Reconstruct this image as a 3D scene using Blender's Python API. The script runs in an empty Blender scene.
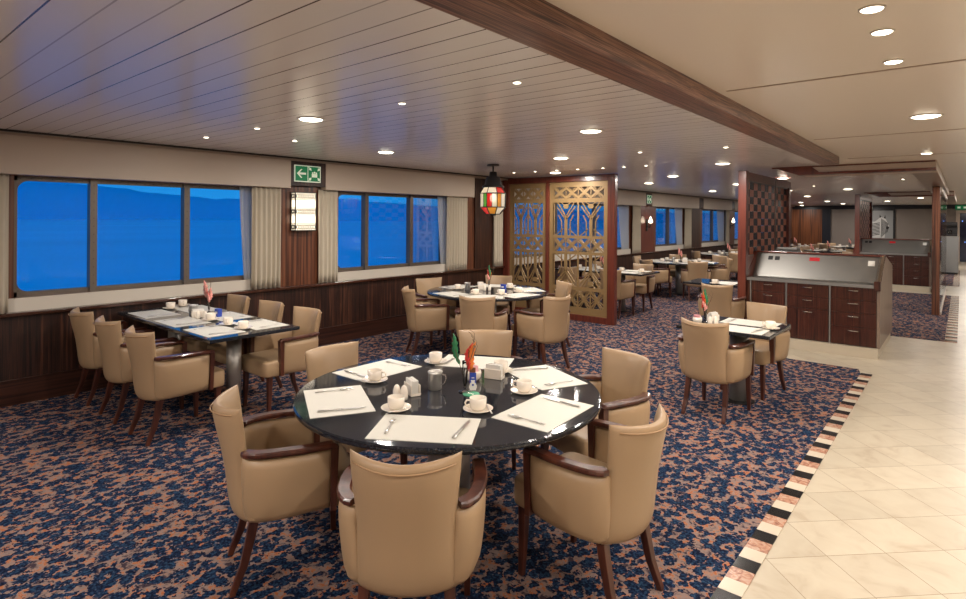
import bpy, math, random
from mathutils import Vector, Matrix
random.seed(7)
PI=math.pi
sc=bpy.context.scene
COL=sc.collection
R=math.radians

# ------------------------------------------------------------------ materials
def newmat(name):
    m=bpy.data.materials.new(name); m.use_nodes=True
    return m,m.node_tree,m.node_tree.nodes['Principled BSDF']
def plain(name,col,rough=.5,metal=0,coat=0,emis=None,estr=0,spec=None,bump=0,bscale=200,trans=0):
    m,t,p=newmat(name)
    p.inputs['Base Color'].default_value=(*col,1); p.inputs['Roughness'].default_value=rough
    p.inputs['Metallic'].default_value=metal; p.inputs['Coat Weight'].default_value=coat
    if spec is not None: p.inputs['Specular IOR Level'].default_value=spec
    if emis: p.inputs['Emission Color'].default_value=(*emis,1); p.inputs['Emission Strength'].default_value=estr
    if trans: p.inputs['Transmission Weight'].default_value=trans
    if bump:
        tc=t.nodes.new('ShaderNodeTexCoord'); n=t.nodes.new('ShaderNodeTexNoise'); n.inputs['Scale'].default_value=bscale
        b=t.nodes.new('ShaderNodeBump'); b.inputs['Strength'].default_value=bump; b.inputs['Distance'].default_value=.004
        t.links.new(tc.outputs['Object'],n.inputs['Vector']); t.links.new(n.outputs['Fac'],b.inputs['Height']); t.links.new(b.outputs['Normal'],p.inputs['Normal'])
    return m
def ramp(t,stops,interp='LINEAR'):
    r=t.nodes.new('ShaderNodeValToRGB'); cr=r.color_ramp; cr.interpolation=interp
    while len(cr.elements)<len(stops): cr.elements.new(.5)
    for e,(p,c) in zip(cr.elements,stops): e.position=p; e.color=(*c,1)
    return r
def wood(name,scale,stops,rough=.35,coat=.3,detail=3,dist=0):
    m,t,p=newmat(name)
    tc=t.nodes.new('ShaderNodeTexCoord'); mp=t.nodes.new('ShaderNodeMapping'); mp.inputs['Scale'].default_value=scale
    n=t.nodes.new('ShaderNodeTexNoise'); n.inputs['Scale'].default_value=1; n.inputs['Detail'].default_value=detail; n.inputs['Distortion'].default_value=dist
    n.inputs['Roughness'].default_value=.6
    t.links.new(tc.outputs['Object'],mp.inputs['Vector']); t.links.new(mp.outputs['Vector'],n.inputs['Vector'])
    r=ramp(t,stops); t.links.new(n.outputs['Fac'],r.inputs['Fac']); t.links.new(r.outputs['Color'],p.inputs['Base Color'])
    p.inputs['Roughness'].default_value=rough; p.inputs['Coat Weight'].default_value=coat; p.inputs['Coat Roughness'].default_value=.15
    return m
ZS=[(.36,(.008,.003,.002)),(.46,(.038,.012,.007)),(.52,(.013,.005,.003)),(.60,(.085,.030,.016)),(.70,(.028,.010,.006))]
M={}
M['zebrano']=wood('macassar_vertical',(38,38,.7),ZS,.4,.12)
M['panelwood']=wood('pillar_wood',(30,30,.6),[(.35,(.035,.010,.005)),(.5,(.11,.035,.016)),(.62,(.19,.07,.033)),(.72,(.08,.025,.012))],.35,.3)
M['beamwood']=wood('beam_wood',(70,1.1,70),[(.36,(.035,.013,.009)),(.45,(.15,.062,.040)),(.52,(.30,.15,.10)),(.58,(.06,.023,.016)),(.68,(.23,.10,.062))],.35,.2,4,.5)
M['skirt']=wood('skirting_wood',(20,.8,40),[(.35,(.016,.006,.004)),(.55,(.055,.019,.011)),(.7,(.028,.010,.007))],.3,.3)
M['capwood']=wood('cap_wood',(14,.8,14),[(.35,(.03,.011,.007)),(.6,(.07,.024,.014))],.12,.8)
M['redwood']=wood('mahogany',(26,26,1.1),[(.35,(.085,.017,.010)),(.55,(.15,.032,.018)),(.7,(.11,.022,.013))],.3,.4)
M['counterwood']=wood('counter_wood',(45,45,1.2),[(.35,(.022,.006,.004)),(.48,(.07,.018,.010)),(.56,(.035,.010,.006)),(.66,(.11,.032,.018))],.28,.4)
M['chairwood']=wood('chair_wood',(20,20,3),[(.35,(.038,.010,.006)),(.65,(.095,.027,.014))],.33,.3)
M['greywood']=wood('counter_side_laminate',(26,26,1.0),[(.35,(.20,.145,.11)),(.65,(.28,.205,.155))],.35,.2)
M['backwood']=wood('end_wall_wood',(16,16,.5),[(.35,(.06,.018,.007)),(.6,(.22,.075,.026)),(.7,(.12,.04,.015))],.4,.2)
M['leather']=plain('tan_leather',(.375,.252,.143),.42,bump=.06,bscale=260)
M['piping']=plain('leather_piping',(.36,.22,.11),.5)
M['steel']=plain('brushed_steel',(.30,.295,.28),.48,1)
M['column']=plain('column_steel',(.42,.40,.37),.35,.6)
M['cutlery']=plain('cutlery_steel',(.62,.60,.57),.28,.85)
M['chrome']=plain('polished_steel',(.72,.71,.69),.1,1)
M['darksteel']=plain('dark_metal',(.05,.05,.05),.35,.8)
M['black']=plain('black_plastic',(.010,.010,.012),.35)
M['china']=plain('cream_china',(.84,.76,.65),.18,coat=.5)
M['paper']=plain('white_paper',(.80,.77,.71),.6)
M['pink']=plain('pink_paper',(.75,.40,.42),.6)
M['brownpk']=plain('brown_sachet',(.20,.07,.03),.45)
M['bluepk']=plain('blue_sachet',(.03,.07,.42),.35)
M['coaster']=plain('green_coaster',(.05,.33,.17),.5)
M['leaf']=plain('green_leaf',(.03,.20,.08),.5)
M['orange']=plain('orange_petal',(.75,.20,.03),.5)
M['red']=plain('red_petal',(.60,.03,.02),.5)
M['pinkpetal']=plain('pink_petal',(.85,.35,.30),.5)
M['twig']=plain('brown_twig',(.10,.06,.03),.7)
M['pelmet']=plain('pelmet_cream',(.56,.47,.38),.45,bump=.02)
M['pelmet2']=plain('pelmet_lip',(.42,.33,.26),.45)
M['darktrim']=plain('dark_trim',(.018,.014,.013),.4)
M['frame']=plain('bronze_window_frame',(.16,.135,.11),.4,.5)
M['whitesill']=plain('white_sill',(.62,.57,.49),.5)
M['curtain']=plain('cream_curtain',(.52,.46,.36),.85)
M['wallgrey']=plain('painted_wall',(.25,.215,.19),.6)
M['gold']=plain('gold_panel',(.31,.20,.088),.42,.25)
M['cream']=plain('soffit_cream',(.60,.50,.42),.45)
M['signgreen']=plain('sign_green',(.0,.16,.055),.4,emis=(0,.25,.08),estr=.25)
M['signwhite']=plain('sign_white',(.8,.85,.7),.4,emis=(.8,.9,.7),estr=.25)
M['signred']=plain('sticker_red',(.6,.02,.03),.4)
M['stone']=plain('plinth_stone',(.55,.48,.37),.3,bump=.02)
M['tileblack']=plain('black_tile',(.012,.012,.013),.15)
M['tilecream']=plain('cream_tile',(.58,.50,.39),.22)
M['copper']=plain('copper_tile',(.42,.14,.075),.35,.35)
M['bluetile']=plain('blue_black_tile',(.012,.013,.028),.2)
M['lampglass']=plain('lit_shade',(.9,.85,.75),.4,emis=(1,.84,.62),estr=1.9)
M['bulb']=plain('bulb_glow',(1,.95,.85),.4,emis=(1,.82,.6),estr=5)
M['lens']=plain('downlight_lens',(1,1,1),.4,emis=(1,.88,.68),estr=7)
M['ring']=plain('downlight_ring',(.70,.66,.58),.3)
M['navy']=plain('dark_blue_glass',(.01,.02,.06),.1)
M['zebgrey']=plain('photo_grey',(.30,.31,.31),.35)
M['zebwhite']=plain('photo_white',(.62,.62,.60),.35)
M['zebblack']=plain('photo_black',(.012,.012,.014),.35)
M['appliance']=plain('appliance_grey',(.30,.31,.31),.35,.6)
M['blueglow']=plain('blue_reflection_glow',(.05,.1,.6),.4,emis=(.15,.35,1),estr=1.2)  # emission stands in for reflected blue light
M['darkwall']=plain('dark_wall',(.010,.012,.02),.4)

def pinktile():
    m,t,p=newmat('pink_marble_tile')
    tc=t.nodes.new('ShaderNodeTexCoord'); n=t.nodes.new('ShaderNodeTexNoise'); n.inputs['Scale'].default_value=22; n.inputs['Detail'].default_value=5; n.inputs['Distortion'].default_value=1.5
    t.links.new(tc.outputs['Object'],n.inputs['Vector'])
    r=ramp(t,[(.35,(.26,.12,.085)),(.5,(.44,.235,.155)),(.65,(.50,.35,.26))]); t.links.new(n.outputs['Fac'],r.inputs['Fac']); t.links.new(r.outputs['Color'],p.inputs['Base Color'])
    p.inputs['Roughness'].default_value=.2
    return m
M['tilepink']=pinktile()

def m_carpet():
    m,t,p=newmat('carpet_pattern'); L=t.links.new
    tc=t.nodes.new('ShaderNodeTexCoord')
    # gentle domain warp
    wn=t.nodes.new('ShaderNodeTexNoise'); wn.inputs['Scale'].default_value=26; wn.inputs['Detail'].default_value=3
    L(tc.outputs['Object'],wn.inputs['Vector'])
    sub=t.nodes.new('ShaderNodeVectorMath'); sub.operation='SUBTRACT'; sub.inputs[1].default_value=(.5,.5,.5); L(wn.outputs['Color'],sub.inputs[0])
    scl=t.nodes.new('ShaderNodeVectorMath'); scl.operation='SCALE'; scl.inputs['Scale'].default_value=.075; L(sub.outputs[0],scl.inputs[0])
    add=t.nodes.new('ShaderNodeVectorMath'); L(tc.outputs['Object'],add.inputs[0]); L(scl.outputs[0],add.inputs[1])
    mp=t.nodes.new('ShaderNodeMapping'); mp.inputs['Rotation'].default_value=(0,0,R(38)); mp.inputs['Scale'].default_value=(25,17,1); L(add.outputs[0],mp.inputs['Vector'])
    v=t.nodes.new('ShaderNodeTexVoronoi'); v.inputs['Scale'].default_value=1; v.inputs['Randomness'].default_value=.85; L(mp.outputs[0],v.inputs['Vector'])
    # ragged edges
    fn=t.nodes.new('ShaderNodeTexNoise'); fn.inputs['Scale'].default_value=85; fn.inputs['Detail'].default_value=2; L(tc.outputs['Object'],fn.inputs['Vector'])
    m1=t.nodes.new('ShaderNodeMath'); m1.operation='MULTIPLY_ADD'; m1.inputs[1].default_value=.56; L(fn.outputs['Fac'],m1.inputs[0]); L(v.outputs['Distance'],m1.inputs[2])
    # second larger noise that varies the blob size
    bn=t.nodes.new('ShaderNodeTexNoise'); bn.inputs['Scale'].default_value=7; L(tc.outputs['Object'],bn.inputs['Vector'])
    m2=t.nodes.new('ShaderNodeMath'); m2.operation='MULTIPLY_ADD'; m2.inputs[1].default_value=.43; L(bn.outputs['Fac'],m2.inputs[0]); L(m1.outputs[0],m2.inputs[2])
    mask=ramp(t,[(.0,(1,1,1)),(.5,(1,1,1)),(.51,(0,0,0))]); h2=t.nodes.new('ShaderNodeMath'); h2.operation='MULTIPLY'; h2.inputs[1].default_value=.5/1.065; L(m2.outputs[0],h2.inputs[0]); L(h2.outputs[0],mask.inputs['Fac'])
    # ground colours
    gn=t.nodes.new('ShaderNodeTexNoise'); gn.inputs['Scale'].default_value=24; gn.inputs['Detail'].default_value=3; L(add.outputs[0],gn.inputs['Vector'])
    gr=ramp(t,[(.37,(.045,.03,.04)),(.43,(.19,.135,.12)),(.54,(.245,.172,.148)),(.57,(.36,.13,.055)),(.63,(.31,.10,.04)),(.65,(.26,.185,.155))]); L(gn.outputs['Fac'],gr.inputs['Fac'])
    # navy with lighter flecks
    br=ramp(t,[(.38,(.004,.006,.018)),(.5,(.008,.018,.050)),(.64,(.022,.055,.105))]); L(fn.outputs['Fac'],br.inputs['Fac'])
    mx=t.nodes.new('ShaderNodeMix'); mx.data_type='RGBA'; L(mask.outputs['Color'],mx.inputs[0]); L(gr.outputs['Color'],mx.inputs[6]); L(br.outputs['Color'],mx.inputs[7])
    L(mx.outputs[2],p.inputs['Base Color']); p.inputs['Roughness'].default_value=.95; p.inputs['Specular IOR Level'].default_value=.1
    b=t.nodes.new('ShaderNodeBump'); b.inputs['Strength'].default_value=.35; b.inputs['Distance'].default_value=.004; L(fn.outputs['Fac'],b.inputs['Height']); L(b.outputs['Normal'],p.inputs['Normal'])
    return m
M['carpet']=m_carpet()

def m_marble():
    m,t,p=newmat('cream_marble'); L=t.links.new
    tc=t.nodes.new('ShaderNodeTexCoord'); mp=t.nodes.new('ShaderNodeMapping')
    mp.inputs['Location'].default_value=(.0,.0,0); mp.inputs['Rotation'].default_value=(0,0,0)
    # rotate by 45 deg about (-.75,3.13)
    sb=t.nodes.new('ShaderNodeVectorMath'); sb.operation='SUBTRACT'; sb.inputs[1].default_value=(-.745,3.127,0); L(tc.outputs['Object'],sb.inputs[0])
    mp.inputs['Rotation'].default_value=(0,0,R(45)); L(sb.outputs[0],mp.inputs['Vector'])
    sp=t.nodes.new('ShaderNodeSeparateXYZ'); L(mp.outputs[0],sp.inputs[0])
    def line(o):
        a=t.nodes.new('ShaderNodeMath'); a.operation='DIVIDE'; a.inputs[1].default_value=.3217; L(sp.outputs[o],a.inputs[0])
        f=t.nodes.new('ShaderNodeMath'); f.operation='PINGPONG'; f.inputs[1].default_value=.5; L(a.outputs[0],f.inputs[0])
        g=t.nodes.new('ShaderNodeMath'); g.operation='LESS_THAN'; g.inputs[1].default_value=.0055; L(f.outputs[0],g.inputs[0]); return g,a
    g1,a1=line(0); g2,a2=line(1)
    mxx=t.nodes.new('ShaderNodeMath'); mxx.operation='MAXIMUM'; L(g1.outputs[0],mxx.inputs[0]); L(g2.outputs[0],mxx.inputs[1])
    # per tile tone
    fl1=t.nodes.new('ShaderNodeMath'); fl1.operation='FLOOR'; L(a1.outputs[0],fl1.inputs[0]); fl2=t.nodes.new('ShaderNodeMath'); fl2.operation='FLOOR'; L(a2.outputs[0],fl2.inputs[0])
    cb=t.nodes.new('ShaderNodeCombineXYZ'); L(fl1.outputs[0],cb.inputs[0]); L(fl2.outputs[0],cb.inputs[1])
    wn=t.nodes.new('ShaderNodeTexWhiteNoise'); L(cb.outputs[0],wn.inputs['Vector'])
    n=t.nodes.new('ShaderNodeTexNoise'); n.inputs['Scale'].default_value=4.5; n.inputs['Detail'].default_value=7; n.inputs['Distortion'].default_value=1.2
    ad=t.nodes.new('ShaderNodeVectorMath'); L(tc.outputs['Object'],ad.inputs[0]); L(wn.outputs['Color'],ad.inputs[1]); L(ad.outputs[0],n.inputs['Vector'])
    r=ramp(t,[(.28,(.41,.34,.25)),(.42,(.475,.41,.31)),(.6,(.505,.445,.34)),(.75,(.47,.405,.305))]); L(n.outputs['Fac'],r.inputs['Fac'])
    hs=t.nodes.new('ShaderNodeHueSaturation'); L(r.outputs['Color'],hs.inputs['Color'])
    ma=t.nodes.new('ShaderNodeMath'); ma.operation='MULTIPLY_ADD'; ma.inputs[1].default_value=.12; ma.inputs[2].default_value=.94; L(wn.outputs['Value'],ma.inputs[0]); L(ma.outputs[0],hs.inputs['Value'])
    mx=t.nodes.new('ShaderNodeMix'); mx.data_type='RGBA'; mx.inputs[7].default_value=(.22,.16,.10,1); L(mxx.outputs[0],mx.inputs[0]); L(hs.outputs['Color'],mx.inputs[6]); L(mx.outputs[2],p.inputs['Base Color'])
    p.inputs['Roughness'].default_value=.32
    return m
M['marble']=m_marble()

def m_ceiling(name,grooves):
    m,t,p=newmat(name); L=t.links.new
    p.inputs['Base Color'].default_value=(.90,.87,.85,1) if grooves else (.92,.83,.72,1); p.inputs['Roughness'].default_value=.23; p.inputs['Specular IOR Level'].default_value=.6
    tc=t.nodes.new('ShaderNodeTexCoord'); sp=t.nodes.new('ShaderNodeSeparateXYZ'); L(tc.outputs['Object'],sp.inputs[0])
    if grooves:
        a=t.nodes.new('ShaderNodeMath'); a.operation='MULTIPLY_ADD'; a.inputs[1].default_value=1/.1483; a.inputs[2].default_value=-1.74/.1483+200; L(sp.outputs[1],a.inputs[0])
        f=t.nodes.new('ShaderNodeMath'); f.operation='PINGPONG'; f.inputs[1].default_value=.5; L(a.outputs[0],f.inputs[0])
        g=t.nodes.new('ShaderNodeMath'); g.operation='LESS_THAN'; g.inputs[1].default_value=.026; L(f.outputs[0],g.inputs[0])
        rd=t.nodes.new('ShaderNodeMath'); rd.operation='ROUND'; L(a.outputs[0],rd.inputs[0])
        wn=t.nodes.new('ShaderNodeTexWhiteNoise'); wn.noise_dimensions='1D'; L(rd.outputs[0],wn.inputs['W'])
        mr=t.nodes.new('ShaderNodeMapRange'); mr.inputs[1].default_value=.15; mr.inputs[2].default_value=.5; mr.inputs[3].default_value=.45; mr.inputs[4].default_value=.95; L(wn.outputs['Value'],mr.inputs[0])
        mu=t.nodes.new('ShaderNodeMath'); mu.operation='MULTIPLY'; L(g.outputs[0],mu.inputs[0]); L(mr.outputs[0],mu.inputs[1])
        mx=t.nodes.new('ShaderNodeMix'); mx.data_type='RGBA'; mx.inputs[6].default_value=(.90,.87,.85,1); mx.inputs[7].default_value=(.07,.045,.04,1)
        L(mu.outputs[0],mx.inputs[0]); L(mx.outputs[2],p.inputs['Base Color'])
        b=t.nodes.new('ShaderNodeBump'); b.inputs['Strength'].default_value=.35; b.inputs['Distance'].default_value=.004
        # each strip is very slightly bowed, so reflections break up per plank
        iv=t.nodes.new('ShaderNodeMath'); iv.operation='MULTIPLY'; iv.inputs[1].default_value=.6; L(f.outputs[0],iv.inputs[0]); L(iv.outputs[0],b.inputs['Height']); L(b.outputs['Normal'],p.inputs['Normal'])
    return m
M['ceil']=m_ceiling('strip_ceiling',True); M['ceil2']=m_ceiling('flat_ceiling',False)

def m_granite():
    m,t,p=newmat('black_granite'); L=t.links.new
    tc=t.nodes.new('ShaderNodeTexCoord'); n=t.nodes.new('ShaderNodeTexNoise'); n.inputs['Scale'].default_value=160; n.inputs['Detail'].default_value=2; L(tc.outputs['Object'],n.inputs['Vector'])
    r=ramp(t,[(.45,(.008,.010,.014)),(.68,(.030,.036,.046))]); L(n.outputs['Fac'],r.inputs['Fac']); L(r.outputs['Color'],p.inputs['Base Color'])
    p.inputs['Roughness'].default_value=.07; p.inputs['Specular IOR Level'].default_value=.7
    return m
M['granite']=m_granite()

def m_mat():
    m,t,p=newmat('woven_placemat'); L=t.links.new
    tc=t.nodes.new('ShaderNodeTexCoord'); w=t.nodes.new('ShaderNodeTexWave'); w.inputs['Scale'].default_value=70; w.bands_direction='X'
    w2=t.nodes.new('ShaderNodeTexWave'); w2.inputs['Scale'].default_value=70; w2.bands_direction='Y'
    L(tc.outputs['Object'],w.inputs['Vector']); L(tc.outputs['Object'],w2.inputs['Vector'])
    a=t.nodes.new('ShaderNodeMath'); a.operation='MULTIPLY'; L(w.outputs['Fac'],a.inputs[0]); L(w2.outputs['Fac'],a.inputs[1])
    r=ramp(t,[(.0,(.58,.56,.49)),(.6,(.70,.68,.60))]); L(a.outputs[0],r.inputs['Fac']); L(r.outputs['Color'],p.inputs['Base Color']); p.inputs['Roughness'].default_value=.55
    return m
M['mat']=m_mat()

def m_glass(name,tint=(1,1,1),refl=1.0):
    m=bpy.data.materials.new(name); m.use_nodes=True; t=m.node_tree; t.nodes.clear(); L=t.links.new
    o=t.nodes.new('ShaderNodeOutputMaterial'); tr=t.nodes.new('ShaderNodeBsdfTransparent'); tr.inputs[0].default_value=(*tint,1)
    g=t.nodes.new('ShaderNodeBsdfGlossy'); g.inputs['Roughness'].default_value=.02
    f=t.nodes.new('ShaderNodeFresnel'); f.inputs[0].default_value=1.45
    mu=t.nodes.new('ShaderNodeMath'); mu.operation='MULTIPLY'; mu.inputs[1].default_value=refl; L(f.outputs[0],mu.inputs[0])
    mx=t.nodes.new('ShaderNodeMixShader'); L(mu.outputs[0],mx.inputs[0]); L(tr.outputs[0],mx.inputs[1]); L(g.outputs[0],mx.inputs[2]); L(mx.outputs[0],o.inputs[0])
    return m
M['glass']=m_glass('window_glass',(.95,.98,1),.55)
M['vaseglass']=m_glass('clear_glass',(.96,.97,.97),1.4)
def m_sheer(name,col,tr=.35,transl=.5):
    m=bpy.data.materials.new(name); m.use_nodes=True; t=m.node_tree; t.nodes.clear(); L=t.links.new
    o=t.nodes.new('ShaderNodeOutputMaterial'); a=t.nodes.new('ShaderNodeBsdfTransparent'); d=t.nodes.new('ShaderNodeBsdfDiffuse'); d.inputs[0].default_value=(*col,1)
    e=t.nodes.new('ShaderNodeBsdfTranslucent'); e.inputs[0].default_value=(*col,1)
    m1=t.nodes.new('ShaderNodeMixShader'); m1.inputs[0].default_value=transl; L(d.outputs[0],m1.inputs[1]); L(e.outputs[0],m1.inputs[2])
    m2=t.nodes.new('ShaderNodeMixShader'); m2.inputs[0].default_value=tr; L(m1.outputs[0],m2.inputs[1]); L(a.outputs[0],m2.inputs[2]); L(m2.outputs[0],o.inputs[0])
    return m
M['sheer']=m_sheer('sheer_voile',(.75,.75,.72),.22,.5)
GC={'red':(.75,.03,.03),'green':(.12,.55,.08),'blue':(.05,.15,.6),'amber':(.85,.35,.05),'clear':(.9,.88,.8)}
for k,c in GC.items(): M['sg_'+k]=m_sheer('stained_'+k,c,.15,.85)
def m_sea():
    m,t,p=newmat('sea_water'); L=t.links.new
    tc=t.nodes.new('ShaderNodeTexCoord'); mp=t.nodes.new('ShaderNodeMapping'); mp.inputs['Scale'].default_value=(.02,.006,1); L(tc.outputs['Object'],mp.inputs['Vector'])
    n=t.nodes.new('ShaderNodeTexNoise'); n.inputs['Scale'].default_value=1; n.inputs['Detail'].default_value=6; L(mp.outputs[0],n.inputs['Vector'])
    r=ramp(t,[(.3,(.01,.66,.84)),(.7,(.02,.76,.95))]); L(n.outputs['Fac'],r.inputs['Fac']); L(r.outputs['Color'],p.inputs['Base Color'])
    p.inputs['Roughness'].default_value=.45
    return m
M['sea']=m_sea()
M['hill']=plain('far_hills',(.0,.70,.90),1,spec=0)

# ------------------------------------------------------------------ mesh builder
class MB:
    def __init__(s): s.v=[]; s.f=[]; s.m=[]; s.s=[]; s.x=Matrix()
    def add(s,vs,fs,mi=0,sm=False):
        b=len(s.v); s.v+= [tuple(s.x@Vector(p)) for p in vs]
        for f in fs: s.f.append([b+i for i in f]); s.m.append(mi); s.s.append(sm)
    def box(s,x0,x1,y0,y1,z0,z1,mi=0):
        s.add([(x0,y0,z0),(x1,y0,z0),(x1,y1,z0),(x0,y1,z0),(x0,y0,z1),(x1,y0,z1),(x1,y1,z1),(x0,y1,z1)],
              [(0,3,2,1),(4,5,6,7),(0,1,5,4),(1,2,6,5),(2,3,7,6),(3,0,4,7)],mi)
    def bar(s,a,b,w,t,n=(0,1,0),mi=0):
        a=Vector(a);b=Vector(b);d=(b-a).normalized();n=Vector(n).normalized();u=d.cross(n).normalized()*w/2;k=n*t/2
        vs=[p+su*u+sk*k for p in(a,b) for su,sk in((-1,-1),(1,-1),(1,1),(-1,1))]
        s.add(vs,[(3,2,1,0),(4,5,6,7),(0,1,5,4),(1,2,6,5),(2,3,7,6),(3,0,4,7)],mi)
    def prism(s,poly,axis,a0,a1,mi=0,sm=False):
        def P(p,a): return {'z':(p[0],p[1],a),'y':(p[0],a,p[1]),'x':(a,p[0],p[1])}[axis]
        n=len(poly); s.add([P(p,a0) for p in poly]+[P(p,a1) for p in poly],
            [tuple(range(n))[::-1],tuple(range(n,2*n))],mi)
        b=[P(p,a0) for p in poly]+[P(p,a1) for p in poly]
        s.add(b,[(i,(i+1)%n,n+(i+1)%n,n+i) for i in range(n)],mi,sm)
    def lathe(s,prof,seg=24,c=(0,0,0),mi=0,sm=True):
        vs=[];n=len(prof)
        for k in range(seg):
            a=2*PI*k/seg
            for r,z in prof: vs.append((c[0]+r*math.cos(a),c[1]+r*math.sin(a),c[2]+z))
        fs=[]
        for k in range(seg):
            k2=(k+1)%seg
            for i in range(n-1):
                if prof[i][0]<1e-6: fs.append((k*n+i,k2*n+i+1,k*n+i+1))
                elif prof[i+1][0]<1e-6: fs.append((k*n+i,k2*n+i,k*n+i+1))
                else: fs.append((k*n+i,k2*n+i,k2*n+i+1,k*n+i+1))
        s.add(vs,fs,mi,sm)
    def cyl(s,r,z0,z1,c=(0,0),seg=24,mi=0):
        s.lathe([(0,z0),(r,z0)],seg,(c[0],c[1],0),mi,False); s.lathe([(r,z0),(r,z1)],seg,(c[0],c[1],0),mi,True); s.lathe([(r,z1),(0,z1)],seg,(c[0],c[1],0),mi,False)
    def tube(s,pts,rad,seg=8,mi=0,sm=True,up=(0,0,1),sq=1.0):
        pts=[Vector(p) for p in pts]; n=len(pts); rad=rad if isinstance(rad,(list,tuple)) else [rad]*n
        vs=[];u0=Vector(up)
        for i,p in enumerate(pts):
            d=(pts[min(i+1,n-1)]-pts[max(i-1,0)]).normalized()
            a=d.cross(u0)
            if a.length<1e-3: a=d.cross(Vector((1,0,0)))
            a.normalize(); b=d.cross(a).normalized()
            for k in range(seg):
                t=2*PI*(k+.5)/seg; vs.append(p+a*math.cos(t)*rad[i]+b*math.sin(t)*rad[i]*sq)
        fs=[(i*seg+k,i*seg+(k+1)%seg,(i+1)*seg+(k+1)%seg,(i+1)*seg+k) for i in range(n-1) for k in range(seg)]
        s.add(vs,fs,mi,sm); s.add([vs[k] for k in range(seg)],[tuple(range(seg))],mi); s.add([vs[(n-1)*seg+k] for k in range(seg)],[tuple(range(seg))[::-1]],mi)
    def superq(s,c,h,e=.35,nu=24,nv=14,mi=0):
        def sp(a,e): return math.copysign(abs(a)**e,a)
        vs=[];fs=[]
        for j in range(nv+1):
            v=-PI/2+PI*j/nv
            for i in range(nu):
                u=2*PI*i/nu+PI/4*0
                vs.append((c[0]+h[0]*sp(math.cos(v),e)*sp(math.cos(u),e),c[1]+h[1]*sp(math.cos(v),e)*sp(math.sin(u),e),c[2]+h[2]*sp(math.sin(v),e)))
        fs=[(j*nu+i,j*nu+(i+1)%nu,(j+1)*nu+(i+1)%nu,(j+1)*nu+i) for j in range(nv) for i in range(nu)]
        s.add(vs,fs,mi,True)
    def pillow(s,fn,th,nu=14,nv=12,mi=0,p=6):
        # a padded sheet: fn(u,v) is the centre surface, thickness fades to a round edge
        def cs(i,n): return .5-.5*math.cos(PI*i/n)
        def w(a): return max(0,(1-abs(2*a-1)**p))**.5
        C=[[Vector(fn(cs(i,nu),cs(j,nv))) for j in range(nv+1)] for i in range(nu+1)]
        F=[];B=[]
        for i in range(nu+1):
            for j in range(nv+1):
                du=C[min(i+1,nu)][j]-C[max(i-1,0)][j]; dv=C[i][min(j+1,nv)]-C[i][max(j-1,0)]
                n=du.cross(dv).normalized(); t=th*w(cs(i,nu))*w(cs(j,nv)); F.append(C[i][j]+n*t); B.append(C[i][j]-n*t)
        k=nv+1
        fs=[(i*k+j,(i+1)*k+j,(i+1)*k+j+1,i*k+j+1) for i in range(nu) for j in range(nv)]
        s.add(F,fs,mi,True); s.add(B,[f[::-1] for f in fs],mi,True)
    def build(s,name,mats,parent=None,loc=None,rz=0):
        me=bpy.data.meshes.new(name); me.from_pydata(s.v,[],s.f)
        for m in (mats if isinstance(mats,(list,tuple)) else [mats]): me.materials.append(M[m] if isinstance(m,str) else m)
        me.polygons.foreach_set('material_index',s.m); me.polygons.foreach_set('use_smooth',s.s)
        import bmesh
        bm=bmesh.new(); bm.from_mesh(me); bmesh.ops.remove_doubles(bm,verts=bm.verts,dist=1e-5); bmesh.ops.recalc_face_normals(bm,faces=bm.faces); bm.to_mesh(me); bm.free()
        o=bpy.data.objects.new(name,me); COL.objects.link(o)
        if parent: o.parent=parent
        if loc: o.location=loc
        if rz: o.rotation_euler=(0,0,rz)
        return o
def bevel(o,w=.004,seg=2):
    b=o.modifiers.new('b','BEVEL'); b.width=w; b.segments=seg; b.limit_method='ANGLE'; b.angle_limit=R(35); return o
def tag(o,label,cat,group=None,kind=None):
    o['label']=label; o['category']=cat
    if group: o['group']=group
    if kind: o['kind']=kind
    return o
def thing(name,label,cat,loc=(0,0,0),rz=0,group=None):
    o=bpy.data.objects.new(name,None); COL.objects.link(o); o.location=loc; o.rotation_euler=(0,0,rz); o.empty_display_size=.1
    return tag(o,label,cat,group)
def struct(o): o['kind']='structure'; return o
def kids(o): return [c for c in bpy.data.objects if c.parent==o]
_kids={}
def dup(root,loc,rz,label,group=None):
    r=root.copy(); COL.objects.link(r); r.location=loc; r.rotation_euler=(0,0,rz); r['label']=label
    if group: r['group']=group
    if root.name not in _kids: _kids[root.name]=[(c,kids(c)) for c in kids(root)]
    for c,gs in _kids[root.name]:
        d=c.copy(); COL.objects.link(d); d.parent=r
        for g in gs:
            e=g.copy(); COL.objects.link(e); e.parent=d
    return r

H=2.45; XW=-6.53; YB=-3.0; YE=32.0; XR=2.2
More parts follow.
